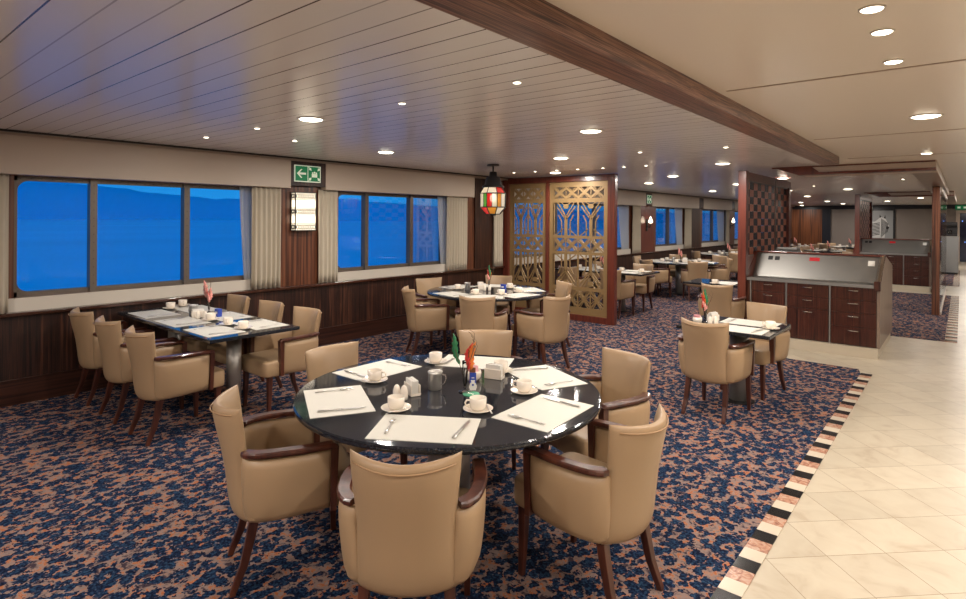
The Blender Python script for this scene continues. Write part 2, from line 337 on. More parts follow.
# ------------------------------------------------------------------ floor
b=MB(); b.box(-7.2,XR+.2,YB-.2,YE+.2,-.12,0); struct(b.build('floor','marble'))
CT=.006
b=MB()
b.prism([(XW,YB),(-.858,YB),(-.858,7.6),(-.90,7.80),(-2.45,7.84),(-2.45,YE),(XW,YE)],'z',.0005,CT)
tag(b.build('carpet','carpet'),'navy and peach leaf-patterned carpet under all the dining tables','carpet')
b=MB(); b.box(-2.1,-.18,10.42,17.0,.0005,CT); tag(b.build('carpet','carpet'),'separate carpet section behind the near drawer counter','carpet')
b=MB(); b.box(-2.1,-.18,19.6,26,.0005,CT); tag(b.build('carpet','carpet'),'small far carpet section behind the far drawer counter','carpet')
def strip(x0,x1,y0,y1,ph,label):
    b=MB(); y=ph-.3265*40; k=0
    while y<y1:
        for i,mi in enumerate((0,1,2)):
            a=max(y+i*.1088,y0); c=min(y+(i+1)*.1088-.002,y1)
            if c>a+.005: b.box(x0,x1,a,c,.0005,.007,mi)
        y+=.3265
    tag(b.build('floor_border',['tileblack','tilecream','tilepink']),label,'floor border')
strip(-.856,-.75,YB,7.62,2.945,'long border strip of black, cream and pink tiles edging the near carpet')
strip(-.178,-.04,10.42,17.0,10.5,'border strip of black, cream and pink tiles beside the middle carpet')
strip(-.178,-.04,19.6,26.0,19.7,'border strip of black, cream and pink tiles beside the far carpet')

# ------------------------------------------------------------------ ceiling
b=MB(); b.box(-7.2,-1.25,YB-.2,YE+.2,H,H+.12); struct(b.build('ceiling','ceil'))
b=MB(); b.box(-1.25,XR+.2,YB-.2,YE+.2,H,H+.12)
# thin expansion lips across the aisle ceiling
for y in (-1,3.45,6.15,8.0): pass
struct(b.build('ceiling','ceil2'))
b=MB()
for y in (1.0,3.45,6.0,8.05): b.box(-1.05,XR,y-.009,y+.009,H-.004,H+.002)
struct(b.build('trim_1','pelmet2'))
# wooden beam
b=MB(); b.box(-1.268,-1.10,YB,7.78,2.355,H+.01); o=bevel(b.build('ceiling_beam','beamwood'),.004); tag(o,'long dark striped wooden beam running along the ceiling beside the aisle','beam')
# coffered soffits
def soffit(dx,dy,label):
    t=thing('ceiling_soffit',label,'soffit',(dx,dy,0))
    b=MB(); b.prism([(-2.08,H+.01),(-1.74,2.345),(-.25,2.345),(-.25,H+.01)],'y',8.86,9.55); b.build('panel','cream',t)
    b=MB(); b.prism([(-2.085,H+.01),(-1.745,2.335),(-1.45,2.335),(-1.60,H+.01)],'y',8.845,8.86); b.build('wing','redwood',t)
    b=MB(); b.box(-1.74,-.245,8.835,9.0,2.330,2.362); b.box(-2.07,-.25,8.84,8.86,H-.018,H); b.build('trim','redwood',t)
    b=MB(); b.box(-.52,-.25,9.55,dy*0+(17.6 if dy<5 else 15.5),2.345,H+.01); b.build('side_run','greywood',t)
    b=MB(); b.box(-.25,-.238,8.84,(17.6 if dy<5 else 15.5),2.34,H+.01); b.build('fascia','cream',t)
    return t
soffit(0,0,'dropped ceiling frame with wooden edge above the near counter')
soffit(.1,9.0,'farther dropped ceiling frame with dark edge above the far counter')

# ------------------------------------------------------------------ left wall, with window openings
WINS=[(1.235,3.54),(4.72,6.90),(8.60,13.65),(15.30,17.3),(19.0,21.3),(22.5,24.9),(26.0,28.4),(-2.4,-.1)]
ZB,ZT=.955,2.06
b=MB(); xs0,xs1=XW-.22,XW
b.box(xs0,xs1,YB,YE,0,ZB); b.box(xs0,xs1,YB,YE,ZT,H)
ys=sorted(WINS); y=YB
for a,c in ys: b.box(xs0,xs1,y,a,ZB,ZT); y=c
b.box(xs0,xs1,y,YE,ZB,ZT); struct(b.build('wall_left','panelwood'))
# other walls
b=MB(); b.box(XR,XR+.1,YB,YE,0,H); struct(b.build('wall_right','wallgrey'))
b=MB(); b.box(-6.9,XR,YB-.1,YB,0,H); struct(b.build('wall_back','panelwood'))
b=MB(); b.box(-6.9,XR,YE,YE+.1,0,H); struct(b.build('wall_end','wallgrey'))
b=MB(); b.box(-6.53,XR,YE-.05,YE-.001,2.27,H); b.box(-5.22,-4.86,YE-.06,YE-.001,0,2.27); b.build('trim_2','darkwall'); struct(bpy.data.objects['trim_2'])
b=MB(); b.box(-6.53,-5.22,YE-.04,YE-.001,0,2.27); struct(b.build('trim_3','backwood'))
# wainscot: vertical striped panel, skirting, glossy cap
b=MB(); b.box(XW-.001,XW+.02,YB,YE,.23,.80); o=b.build('baseboard_left','zebrano'); struct(o)
b=MB(); b.box(XW-.001,XW+.045,YB,YE,0,.222); b.box(XW-.001,XW+.05,YB,YE,.222,.232); struct(b.build('trim_4','skirt'))
b=MB(); b.box(XW-.10,XW+.07,YB,YE,.795,.83); struct(bevel(b.build('trim_5','capwood'),.008,3))
b=MB()
for a,c in WINS: b.box(XW-.001,XW+.012,a-.05,c+.05,.832,.955)
struct(b.build('trim_6','whitesill'))
# dark line and cream lip where the wall meets the ceiling
b=MB(); b.box(XW,XW+.16,YB,YE,H-.018,H); struct(b.build('trim_7','darktrim'))
b=MB(); b.box(XW,XW+.13,YB,YE,H-.042,H-.018); struct(b.build('trim_8','pelmet2'))
# pelmets (cream boxes above windows)
PEL=[(-3.0,3.92,'cream pelmet box above the large left window'),(4.43,7.42,'cream pelmet box between the green sign and the lantern'),(8.46,14.35,'cream pelmet box partly behind the gold screen'),(14.75,18.35,'cream pelmet box after the small green sign, beyond the screen'),(18.75,21.75,'cream pelmet box over the third window beyond the screen'),(22.1,25.6,'farthest cream pelmet box seen left of the tiled partition')]
for a,c,l in PEL:
    b=MB(); b.box(XW+.002,XW+.13,a,c,2.065,H-.043); tag(bevel(b.build('pelmet','pelmet'),.004),l,'pelmet')
# windows: frame + one mesh per pane
MULL=[[1.86,2.745],[5.235,6.11],[10.25,11.95],[16.3],[20.15],[23.6],[27.1],[-1.2]]
for i,((a,c),ms) in enumerate(zip(WINS,MULL)):
    b=MB(); x0,x1=XW-.12,XW-.06; w=.030
    b.box(x0,x1,a,c,ZB,ZB+.045); b.box(x0,x1,a,c,ZT-.04,ZT); b.box(x0,x1,a,a+.035,ZB,ZT); b.box(x0,x1,c-.035,c,ZB,ZT)
    for y in ms: b.box(x0-.005,x1+.03,y-w,y+w,ZB,ZT)
    # rivets along the head and mullions
    for k in range(int((c-a)/.08)): b.box(x1-.001,x1+.003,a+.05+k*.08,a+.058+k*.08,ZT-.025,ZT-.017,1)
    for y in ms:
        for k in range(13): b.box(x1+.029,x1+.032,y-.004,y+.004,ZB+.08+k*.08,ZB+.088+k*.08,1)
    # rounded upper corners
    fr=struct(b.build('window_%d'%(i+1),['frame','darktrim']))
    for (yy,sg) in ((a+.035,1),(c-.035,-1)):
        for (zz,sz) in ((ZT-.04,-1),(ZB+.045,1)):
            g=MB(); rr=.09; pts=[(yy,zz)]+[(yy+sg*(rr-rr*math.sin(t*PI/12)),zz+sz*(rr-rr*math.cos(t*PI/12))) for t in range(7)]
            g.prism(pts,'x',x0+.01,x1-.005); g.build('corner_fillet','frame',fr)
    g=MB(); g.box(XW-.095,XW-.09,a+.02,c-.02,ZB+.02,ZT-.02); g.build('pane','glass',fr)

# curtains
def curtain(y0,y1,mat,label,x=XW+.055,amp=.030,z0=.835,z1=2.063,waist=0,side=0,th=.006):
    n=int(abs(y1-y0)/.011)+8; b=MB(); rows=[z0+(z1-z0)*j/10 for j in range(11)]
    per=.062; ph=random.random()*6; js=[random.uniform(.6,1.2) for _ in range(40)]
    F=[];Bk=[]
    for z in rows:
        q=(z1-z)/(z1-z0)
        for i in range(n+1):
            u=i/n; y=y0+(y1-y0)*u
            if side: # the free edge sweeps aside towards the sill
                k=waist*q**1.3; y = y0+(y1-y0)*(u*(1-k)+ (k if side>0 else 0)) 
            a=2*PI*(u*abs(y1-y0)/per)+ph+.5*math.sin(5*u+2*q)
            aa=amp*js[int(a/(2*PI))%40]*(.55+.45*q)
            xx=x+aa*math.sin(a)
            F.append((xx+th/2,y,z)); Bk.append((xx-th/2,y,z))
    k=n+1; fs=[(j*k+i,j*k+i+1,(j+1)*k+i+1,(j+1)*k+i) for j in range(10) for i in range(n)]
    V=F+Bk; N=len(F); fs2=[tuple(N+q for q in f[::-1]) for f in fs]
    edge=[(j*k,(j+1)*k,N+(j+1)*k,N+j*k) for j in range(10)]+[(j*k+n,N+j*k+n,N+(j+1)*k+n,(j+1)*k+n) for j in range(10)]+[(i,N+i,N+i+1,i+1) for i in range(n)]+[(10*k+i,10*k+i+1,N+10*k+i+1,N+10*k+i) for i in range(n)]
    b.add(V,fs+fs2+edge,0,True); o=b.build('curtain' if mat=='curtain' else 'sheer_curtain',mat); tag(o,label,'curtain'); return o
curtain(.78,1.19,'curtain','cream curtain at the far left edge of the photo, beside the large window')
curtain(3.44,3.82,'curtain','gathered cream curtain left of the lit wall lamp')
curtain(4.36,4.67,'curtain','gathered cream curtain right of the lit wall lamp')
curtain(6.82,7.32,'curtain','cream curtain at the right end of the window behind the middle round table')
curtain(8.02,8.30,'curtain','narrow cream curtain just left of the gold screen, below the hanging lantern')
curtain(13.72,14.15,'curtain','cream curtain just right of the gold screen')
curtain(17.35,17.85,'curtain','cream curtain right of the second window beyond the screen')
curtain(21.25,21.65,'curtain','cream curtain right of the third window beyond the screen')
SX=XW-.02
curtain(3.34,3.54,'sheer','sheer bluish voile at the right end of the large left window',SX,.012,.86,2.06,.35,1)
curtain(6.66,6.98,'sheer','sheer voile at the right end of the window behind the middle round table',SX,.012,.86,2.06,.3,1)
curtain(13.05,13.75,'sheer','sheer voile at the window just right of the gold screen',SX,.012,.86,2.06,.3,1)
curtain(16.7,17.45,'sheer','sheer voile in the second window beyond the screen',SX,.012,.86,2.06,.3,1)
curtain(20.5,21.3,'sheer','sheer voile in the third window beyond the screen',SX,.012,.86,2.06,.3,1)

# pillars between windows
def pillar(y0,y1,mat,i):
    b=MB(); b.box(XW-.001,XW+.03,y0,y1,.832,H-.045); struct(b.build('trim_%d'%i,mat))
pillar(3.84,4.40,'panelwood',9); pillar(7.55,8.05,'zebrano',10); pillar(14.2,15.08,'redwood',11); pillar(17.9,18.7,'zebrano',12); pillar(21.6,22.15,'redwood',13)
# dark header boards carrying the signs
for i,(y0,y1) in enumerate(((3.92,4.43),(14.36,14.74),(18.36,18.74),(21.76,22.09))):
    b=MB(); b.box(XW+.03,XW+.12,y0,y1,2.10,H-.043); struct(b.build('trim_%d'%(14+i),'zebrano'))

# ------------------------------------------------------------------ green signs
def sign(y0,y1,z0,z1,x,label,full=True):
    t=thing('exit_sign',label,'sign',(x,(y0+y1)/2,(z0+z1)/2)); w=(y1-y0)/2; h=(z1-z0)/2
    b=MB(); b.box(0,.012,-w,w,-h,h); b.build('plate','signwhite',t)
    b=MB(); e=.012; b.box(.012,.015,-w+e,-e/2,-h+e,h-e); b.box(.012,.015,e/2,w-e,-h+e,h-e); b.build('field','signgreen',t)
    b=MB(); c=-w/2; s=h*.62
    def P(pts): b.prism([(p[0],p[1]) for p in pts],'x',.015,.018)
    P([(c-s,0),(c-.1*s,.85*s),(c+.18*s,.85*s),(c-.38*s,.2*s),(c+s,.2*s),(c+s,-.2*s),(c-.38*s,-.2*s),(c+.18*s,-.85*s),(c-.1*s,-.85*s)])
    b.build('arrow','signwhite',t)
    b=MB(); c=w/2
    for sy in(-1,1):
        for sz in(-1,1):
            q=.55*h
            P([(c+sy*q*.75,sz*q*.75),(c+sy*q*1.5,sz*q*.95),(c+sy*q*1.28,sz*q*1.1),(c+sy*q*1.55,sz*q*1.4),(c+sy*q*1.4,sz*q*1.55),(c+sy*q*1.1,sz*q*1.28),(c+sy*q*.95,sz*q*1.5)])
    for k,(oy,r) in enumerate(((-.26*h,.10*h),(0,.13*h),(.26*h,.10*h))):
        P([(c+oy+r*math.cos(a*PI/5),.20*h-.05*h*(k!=1)+r*math.sin(a*PI/5)) for a in range(10)])
        P([(c+oy-r*1.1,-.38*h),(c+oy+r*1.1,-.38*h),(c+oy+r*1.3,.04*h),(c+oy-r*1.3,.04*h)])
    b.build('people_symbol','signwhite',t)
    return t
sign(3.965,4.345,2.15,2.36,XW+.122,'green sign with left arrow and assembly point symbol above the lit wall lamp')
sign(14.42,14.68,2.14,2.36,XW+.122,'small green sign above the wall lamp beyond the screen')

# wall lamp (lit lattice box)
def lattice_lamp():
    t=thing('wall_lamp','lit box wall lamp with a lattice shade on the wooden pillar','lamp',(XW+.03,4.13,1.775))
    W,Hh,D=.155,.245,.11
    b=MB(); b.box(0.012,D-.012,-W+.012,W-.012,-Hh+.012,Hh-.012); b.build('shade','lampglass',t)
    b=MB(); e=.012
    for y in(-W,W-e):
        for x in(0,D-e): b.box(x,x+e,y,y+e,-Hh,Hh)
    for z in(-Hh,Hh-e): b.box(0,D,-W,W,z,z+e)
    b.build('frame','darksteel',t)
    b=MB()
    for zc in(-.195,0,.195):
        for k in range(9):
            y=-W+.02+k*.034
            b.bar((D-.006,y-.015,zc-.035),(D-.006,y+.019,zc+.035),.010,.004,(1,0,0)); b.bar((D-.006,y+.019,zc-.035),(D-.006,y-.015,zc+.035),.010,.004,(1,0,0))
        for k in range(3):
            x=.02+k*.03
            b.bar((x-.01,-W+.006,zc-.035),(x+.02,-W+.006,zc+.035),.010,.004,(0,1,0)); b.bar((x+.02,-W+.006,zc-.035),(x-.01,-W+.006,zc+.035),.010,.004,(0,1,0))
        for dz in(-.045,.045): b.box(D-.008,D-.002,-W,W,zc+dz-.004,zc+dz+.004); b.box(0,D,-W+.002,-W+.008,zc+dz-.004,zc+dz+.004)
    b.build('lattice','darksteel',t)
    return t
lattice_lamp()
for y,l in((14.62,'candle-style wall lamp on the red pillar beyond the gold screen'),(21.85,'candle-style wall lamp on the farthest red pillar')):
    t=thing('wall_lamp',l,'lamp',(XW+.03,y,1.62))
    b=MB(); b.box(0,.02,-.05,.05,-.22,.10); b.tube([(.02,0,-.1),(.09,0,-.12),(.11,0,-.02)],.014); b.build('bracket','darksteel',t)
    b=MB(); b.lathe([(0,0),(.045,.01),(.055,.05),(.02,.15),(0,.19)],14,(.11,0,-.01)); b.build('shade','bulb',t)

# ------------------------------------------------------------------ gold screen
def screen():
    t=thing('lattice_screen','tall gold fretwork screen in a mahogany frame behind the middle round table','screen',(-5.37,8.40,.0065))
    X0,X1=-1.14,1.12; d=.05
    b=MB(); b.box(X1-.13,X1,-d,d,0,2.43); bevel(b.build('post','redwood',t),.006)
    b=MB(); b.box(X0,X0+.13,-d,d,0,2.43); bevel(b.build('post','redwood',t),.006)
    b=MB(); b.box(X0+.13,X1-.13,-d,d,2.33,2.43); b.build('top_rail','redwood',t)
    b=MB(); b.box(X0+.13,X1-.13,-d,d,0,.10); b.build('bottom_rail','redwood',t)
    b=MB(); b.box(-.20,-.14,-.045,.045,.10,2.33); b.build('mullion','redwood',t)
    for (a,c) in((X0+.13,-.20),(-.14,X1-.13)):
        b=MB(); th=.016; bw=.085
        def bx(x0,x1,z0,z1): b.box(x0,x1,-th/2,th/2,z0,z1)
        bx(a,a+bw,.10,2.33); bx(c-bw,c,.10,2.33); bx(a+bw,c-bw,.10,.22); bx(a+bw,c-bw,2.24,2.33)
        A,C=a+bw,c-bw; Wd=C-A
        def seg(x0,z0,x1,z1,w=.02): b.bar((x0,0,z0),(x1,0,z1),w,th-.001,(0,1,0))
        for z0,z1 in((.50,.56),(1.10,1.15),(1.37,1.42),(1.98,2.05)): bx(A,C,z0,z1)
        n=3 if Wd<.8 else 4; cw=Wd/n
        # rows of star squares
        for z0,z1 in((.22,.50),(1.15,1.37),(2.05,2.24)):
            for k in range(n):
                x0=A+k*cw; x1=x0+cw; xm=(x0+x1)/2; zm=(z0+z1)/2
                bx(x0-.008,x0+.008,z0,z1); seg(x0,z0,x1,z1,.024); seg(x0,z1,x1,z0,.024)
                for s in(-1,1):
                    seg(xm,zm+s*.03,xm+cw*.30,z1 if s>0 else z0,.013); seg(xm,zm+s*.03,xm-cw*.30,z1 if s>0 else z0,.013)
                    seg(xm+s*.03,zm,xm+s*cw*.5,zm+.07,.013); seg(xm+s*.03,zm,xm+s*cw*.5,zm-.07,.013)
                pts=[(xm+.035*math.cos(q*PI/4),zm+.035*math.sin(q*PI/4)) for q in range(8)]; b.prism(pts,'y',-th/2,th/2)
        # tree shaped figures in the two tall rows
        m=max(2,n//2*1); uw=Wd/2
        for z0,z1,up in((1.42,1.98,1),(.56,1.10,-1)):
            hh=z1-z0
            for k in range(2):
                x0=A+k*uw; xm=x0+uw/2
                def Z(q): return z0+q*hh if up>0 else z1-q*hh
                bx(x0-.014,x0+.014,z0,z1)
                seg(xm,Z(0),xm,Z(.62),.055)
                for o in(0,.065):
                    seg(xm-.01,Z(.60-o*1.6),x0+uw*.16-o*.3,Z(1-o*1.9),.019); seg(xm+.01,Z(.60-o*1.6),x0+uw*.84+o*.3,Z(1-o*1.9),.019)
                for s in(-1,1):
                    seg(xm+s*.085,Z(.0),xm+s*.085,Z(.42),.016); seg(xm+s*.085,Z(.42),xm+s*.15,Z(.62),.016)
                    seg(xm+s*.20,Z(0),xm+s*.05,Z(.2),.016)
                b.prism([(xm+.06*math.cos(q*PI/3),Z(.88)+.045*math.sin(q*PI/3)) for q in range(6)],'y',-th/2,th/2)
                for s in(-1,1): seg(xm,Z(.88),xm+s*.09,Z(1.0),.016)
        b.build('fretwork','gold',t)
    return t
screen()

# ------------------------------------------------------------------ tiled partitions
def partition(dx,dy,label):
    t=thing('tiled_partition',label,'partition',(-2.37+dx,8.5+dy,0)); d=.055; Lh=2.72
    for y0,y1 in((0,.13),(Lh-.13,Lh)):
        b=MB(); b.box(-d,d,y0,y1,0,2.40 if y0==0 else 2.38); bevel(b.build('post','redwood',t),.006)
    b=MB(); b.box(-d,d,.13,Lh-.13,2.27,2.385); b.build('top_rail','redwood',t)
    b=MB(); b.box(-.045,.045,.13,Lh-.13,0,1.19); b.build('lower_panel','redwood',t)
    b=MB(); b.box(-.03,.03,.13,Lh-.13,1.19,1.205); b.box(-.03,.03,.13,Lh-.13,2.255,2.27); b.build('metal_edge','steel',t)
    b=MB(); n=12; m=10; cw=(Lh-.26)/n; ch=1.05/m
    for i in range(n):
        for j in range(m):
            y=.13+i*cw; z=1.205+j*ch
            b.box(-.012,.012,y+.004,y+cw-.004,z+.003,z+ch-.003,(i+j)%2)
    b.build('tiles',['bluetile','copper'],t)
    b=MB()
    for i in range(n+1): b.box(-.006,.006,.13+i*cw-.004,.13+i*cw+.004,1.205,2.255)
    b.build('tile_rods','darksteel',t)
    return t
partition(0,0,'mahogany partition with blue-black and copper checker tiles beside the near counter')
partition(.30,9.0,'farther dark tiled partition beside the far counter')
# thin metal rod and its track
b=MB(); b.tube([(-2.28,10.0,1.26),(-2.28,10.0,2.36)],.009,8); tag(b.build('metal_rod','steel'),'thin upright metal rod in front of the near tiled partition','rod')

# ------------------------------------------------------------------ counters
def counter(dx,dy,label):
    t=thing('drawer_counter',label,'counter',(-1.57+dx,8.5+dy,0))
    X0,X1=-.78,.80; Y1=1.70
    b=MB(); b.box(X0+.02,X1-.015,.0,Y1-.05,0,.125)
    o=b.build('plinth','stone',t)
    b=MB(); b.box(X0,X1-.03,.08,Y1,.125,.875); b.build('carcass','greywood',t)
    # side panel with sloping nose
    b=MB(); b.prism([(.055,.125),(.055,.90),(.06,.93),(.62,1.232),(.80,1.232),(1.70,1.06),(1.70,.125)],'x',X1-.03,X1); b.build('side_panel','greywood',t)
    b=MB(); b.prism([(.03,.86),(.03,.93),(.60,1.25),(.66,1.25),(.66,1.22),(.09,.905),(.09,.86)],'x',X1-.035,X1+.004); bevel(b.build('edge_trim','chrome',t),.004); b=MB(); b.box(X1-.06,X1+.008,.02,.10,.84,.955); b.build('nose_block','chairwood',t); b=MB(); b.prism([(.03,.86),(.03,.93),(.60,1.25),(.66,1.25),(.66,1.22),(.09,.905),(.09,.86)],'x',X0-.012,X0+.03); bevel(b.build('edge_trim','redwood',t),.004)
    b=MB(); b.prism([(.05,.94),(.61,1.252),(.615,1.245),(.055,.93)],'x',X1-.048,X1-.043); b.build('chrome_edge','chrome',t)
    b=MB(); b.box(X0+.03,X1-.045,.04,.40,.875,.905); b.box(X0+.03,X1-.045,.035,.045,.868,.908); o=b.build('worktop','steel',t)
    b=MB(); b.prism([(.39,.905),(.62,1.235),(.64,1.235),(.64,.875),(.39,.875)],'x',X0+.03,X1-.045); b.build('back_panel','steel',t)
    b=MB(); b.box(X0,X1,.60,.68,1.232,1.256); bevel(b.build('top_rail','redwood',t),.005)
    b=MB(); b.box(X0,X1-.03,.64,1.70,.875,.9); b.build('rear_ledge','greywood',t)
    # bays
    bays=[(X0+.10,X0+.52,2),(X0+.55,X0+1.03,3),(X0+1.06,X1-.035,4)]
    for a,c,_ in bays:
        b=MB(); b.box(a-.022,a-.006,.05,.09,.125,.873); b.build('divider','steel',t)
    b=MB(); b.box(X0,X0+.075,.06,.09,.125,.873); b.build('end_strip','counterwood',t)
    for bi,(a,c,n) in enumerate(bays):
        hs={2:[.845,.69],3:[.845,.675,.52],4:[.845,.68,.515,.33]}[n]+[.135]
        # drawer fronts stacked top down
        tops={2:[.868,.72],3:[.868,.70,.545],4:[.868,.705,.54,.36]}[n]+[.13]
        for k in range(n):
            z1=tops[k]; z0=tops[k+1]+.004
            q=MB(); q.box(a,c,.052,.080,z0,z1); dr=q.build('drawer' if k<n-1 or n==4 else 'door','counterwood',t); bevel(dr,.002)
            xm=(a+c)/2; zz=z1-.045
            q=MB(); q.tube([(xm-.055,.052,zz),(xm-.055,.032,zz),(xm+.055,.032,zz),(xm+.055,.052,zz)],.006,8); q.build('handle','chrome',dr)
    # sockets and sticker on the sloping steel
    def onslope(x,f,w,h,mat,nm,label=None,depth=.008):
        u=Vector((0,.23,.33)).normalized(); nrm=Vector((0,-.33,.23)).normalized(); base=Vector((x,.39,.905))+u*f
        q=MB(); q.bar(base,base+u*h,w,depth,nrm); o=q.build(nm,mat,t); 
        return o
    onslope(X0+.22,.28,.062,.062,'black','socket'); onslope(X0+.31,.28,.062,.062,'black','socket')
    onslope(.0,.29,.125,.055,'signred','red_sticker')
    q=onslope(.66,.25,.075,.08,'paper','socket')
    return t
counter(0,0,'near counter with dark wood drawers and sloping steel back, right of centre')
counter(.20,9.0,'far counter with dark wood drawers below the framed zebra picture')

# ------------------------------------------------------------------ slim posts with glass by the aisle
for y,l,w in((13.3,'nearer dark wooden post standing at the aisle edge of the middle carpet',.058),(18.6,'farther wooden post standing behind the first one by the aisle',.06)):
    b=MB(); b.box(-.36-w,-.36+w,y-w,y+w,0,2.342); tag(bevel(b.build('wooden_post','panelwood'),.005),l,'post')
t=thing('glass_divider','clear glass divider with pale rails between the two aisle posts','divider',(-.30,15.95,0))
b=MB(); b.box(-.02,.02,-2.57,2.58,.006,.05); b.box(-.02,.02,-2.57,2.58,2.25,2.335); b.build('rail','cream',t)
b=MB(); b.box(-.004,.004,-2.55,2.55,.05,2.25); b.build('pane','glass',t)

# ------------------------------------------------------------------ end wall things
t=thing('picture_frame','black framed black and white zebra picture on the end wall','picture',(-2.88,YE-.02,1.56))
b=MB(); w,h=.56,.72
b.box(-w,w,-.05,.0,-h,-h+.08); b.box(-w,w,-.05,0,h-.08,h); b.box(-w,-w+.08,-.05,0,-h+.08,h-.08); b.box(w-.08,w,-.05,0,-h+.08,h-.08); b.build('frame','black',t)
b=MB(); b.box(-w+.08,w-.08,-.02,0,-h+.08,h-.08,0)
def zp(pts,mi): b.prism(pts,'y',-.024-.001*mi,-.02,mi)
zp([(-.46,-.62),(-.46,.0),(-.36,.12),(-.20,.14),(-.05,.28),(-.03,.46),(.04,.34),(.10,.30),(.18,.44),(.20,.26),(.26,.10),(.34,-.10),(.30,-.22),(.20,-.22),(.16,-.62)],1)
for k in range(9):
    z=-.55+k*.065; zp([(-.45,z),(-.02,z+.09),(-.02,z+.125),(-.45,z+.03)],2)
for k in range(6):
    x=.02+k*.045; zp([(x,-.6+k*.05),(x+.025,-.6+k*.05),(x+.05,.26-k*.04),(x+.02,.28-k*.04)],2)
zp([(.24,-.08),(.34,-.10),(.30,-.22),(.22,-.2)],2); zp([(-.03,.46),(.04,.34),(-.04,.30)],2); zp([(.18,.44),(.20,.26),(.12,.30)],2)
b.build('picture','zebgrey zebwhite zebblack'.split(),t)
t=thing('doorway','dark open doorway with a pale frame at the far end of the aisle','doorway',(.35,YE-.001,0))
b=MB(); b.box(-.55,-.42,-.08,0,0,2.2); b.box(.42,.55,-.08,0,0,2.2); b.box(-.42,.42,-.08,0,2.08,2.2); b.build('frame','cream',t)
b=MB(); b.box(-.42,.42,-.02,0,0,2.08); b.build('opening','navy',t)
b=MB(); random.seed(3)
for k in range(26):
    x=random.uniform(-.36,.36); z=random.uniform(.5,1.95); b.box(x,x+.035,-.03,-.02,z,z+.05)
b.build('painted_blue_reflection','blueglow',t)  # glowing squares painted on as blue reflections in the dark opening
random.seed(7)
t=thing('exit_sign','small green exit sign above the far doorway','sign',(.2,YE-.07,2.33)); b=MB(); b.box(-.42,.42,-.03,0,-.10,.08); b.build('plate','signgreen',t)
b=MB()
for k,x in enumerate((-.3,-.1,.1,.3)): b.box(x-.05,x+.05,-.034,-.03,-.05,.03)
b.build('symbols','signwhite',t)
t=thing('service_cabinet','grey steel service cabinet by the far doorway','cabinet',(-.30,24.2,.0065))
b=MB(); b.box(-.22,.22,-.3,.3,.06,1.2); b.build('body','appliance',t); b=MB(); b.box(-.2,.2,-.28,.28,0,.06); b.build('base','black',t); b=MB(); b.box(-.23,.23,-.31,.31,1.2,1.23); b.build('top','steel',t)
t=thing('coffee_machine','black coffee machine on the grey service cabinet','coffee machine',(-.28,24.2,1.2375))
b=MB(); b.box(-.17,.17,-.2,.2,0,.06); b.box(-.17,.17,0,.2,.06,.34); b.box(-.17,.17,-.2,.2,.34,.46); bevel(b.build('body','black',t),.01); b=MB(); b.lathe([(0,.08),(.05,.08),(.06,.2),(0,.2)],14,(-.02,-.1,0)); b.build('jug','vaseglass',t)
# black box on the rear ledge of the near counter
t=thing('card_terminal','black boxy terminal with pale top, standing behind the top rail of the near counter','terminal',(-2.0,9.55,.901))
b=MB(); b.box(-.15,.15,-.12,.12,0,.36); bevel(b.build('body','black',t),.012); b=MB(); b.box(-.14,.14,-.11,.11,.362,.40); bevel(b.build('top','steel',t),.008)
# rolling rack silhouette right of the far counter
t=thing('waste_trolley','dark trolley standing at the aisle end of the far counter','trolley',(-.47,17.62,0))
b=MB(); b.box(-.07,.07,-.2,.2,.08,.95); bevel(b.build('body','black',t),.01); b=MB(); 
for x in(-.06,.06):
    for y in(-.16,.16): b.cyl(.03,0.0,.08,(x,y),10)
b.build('casters','darksteel',t)

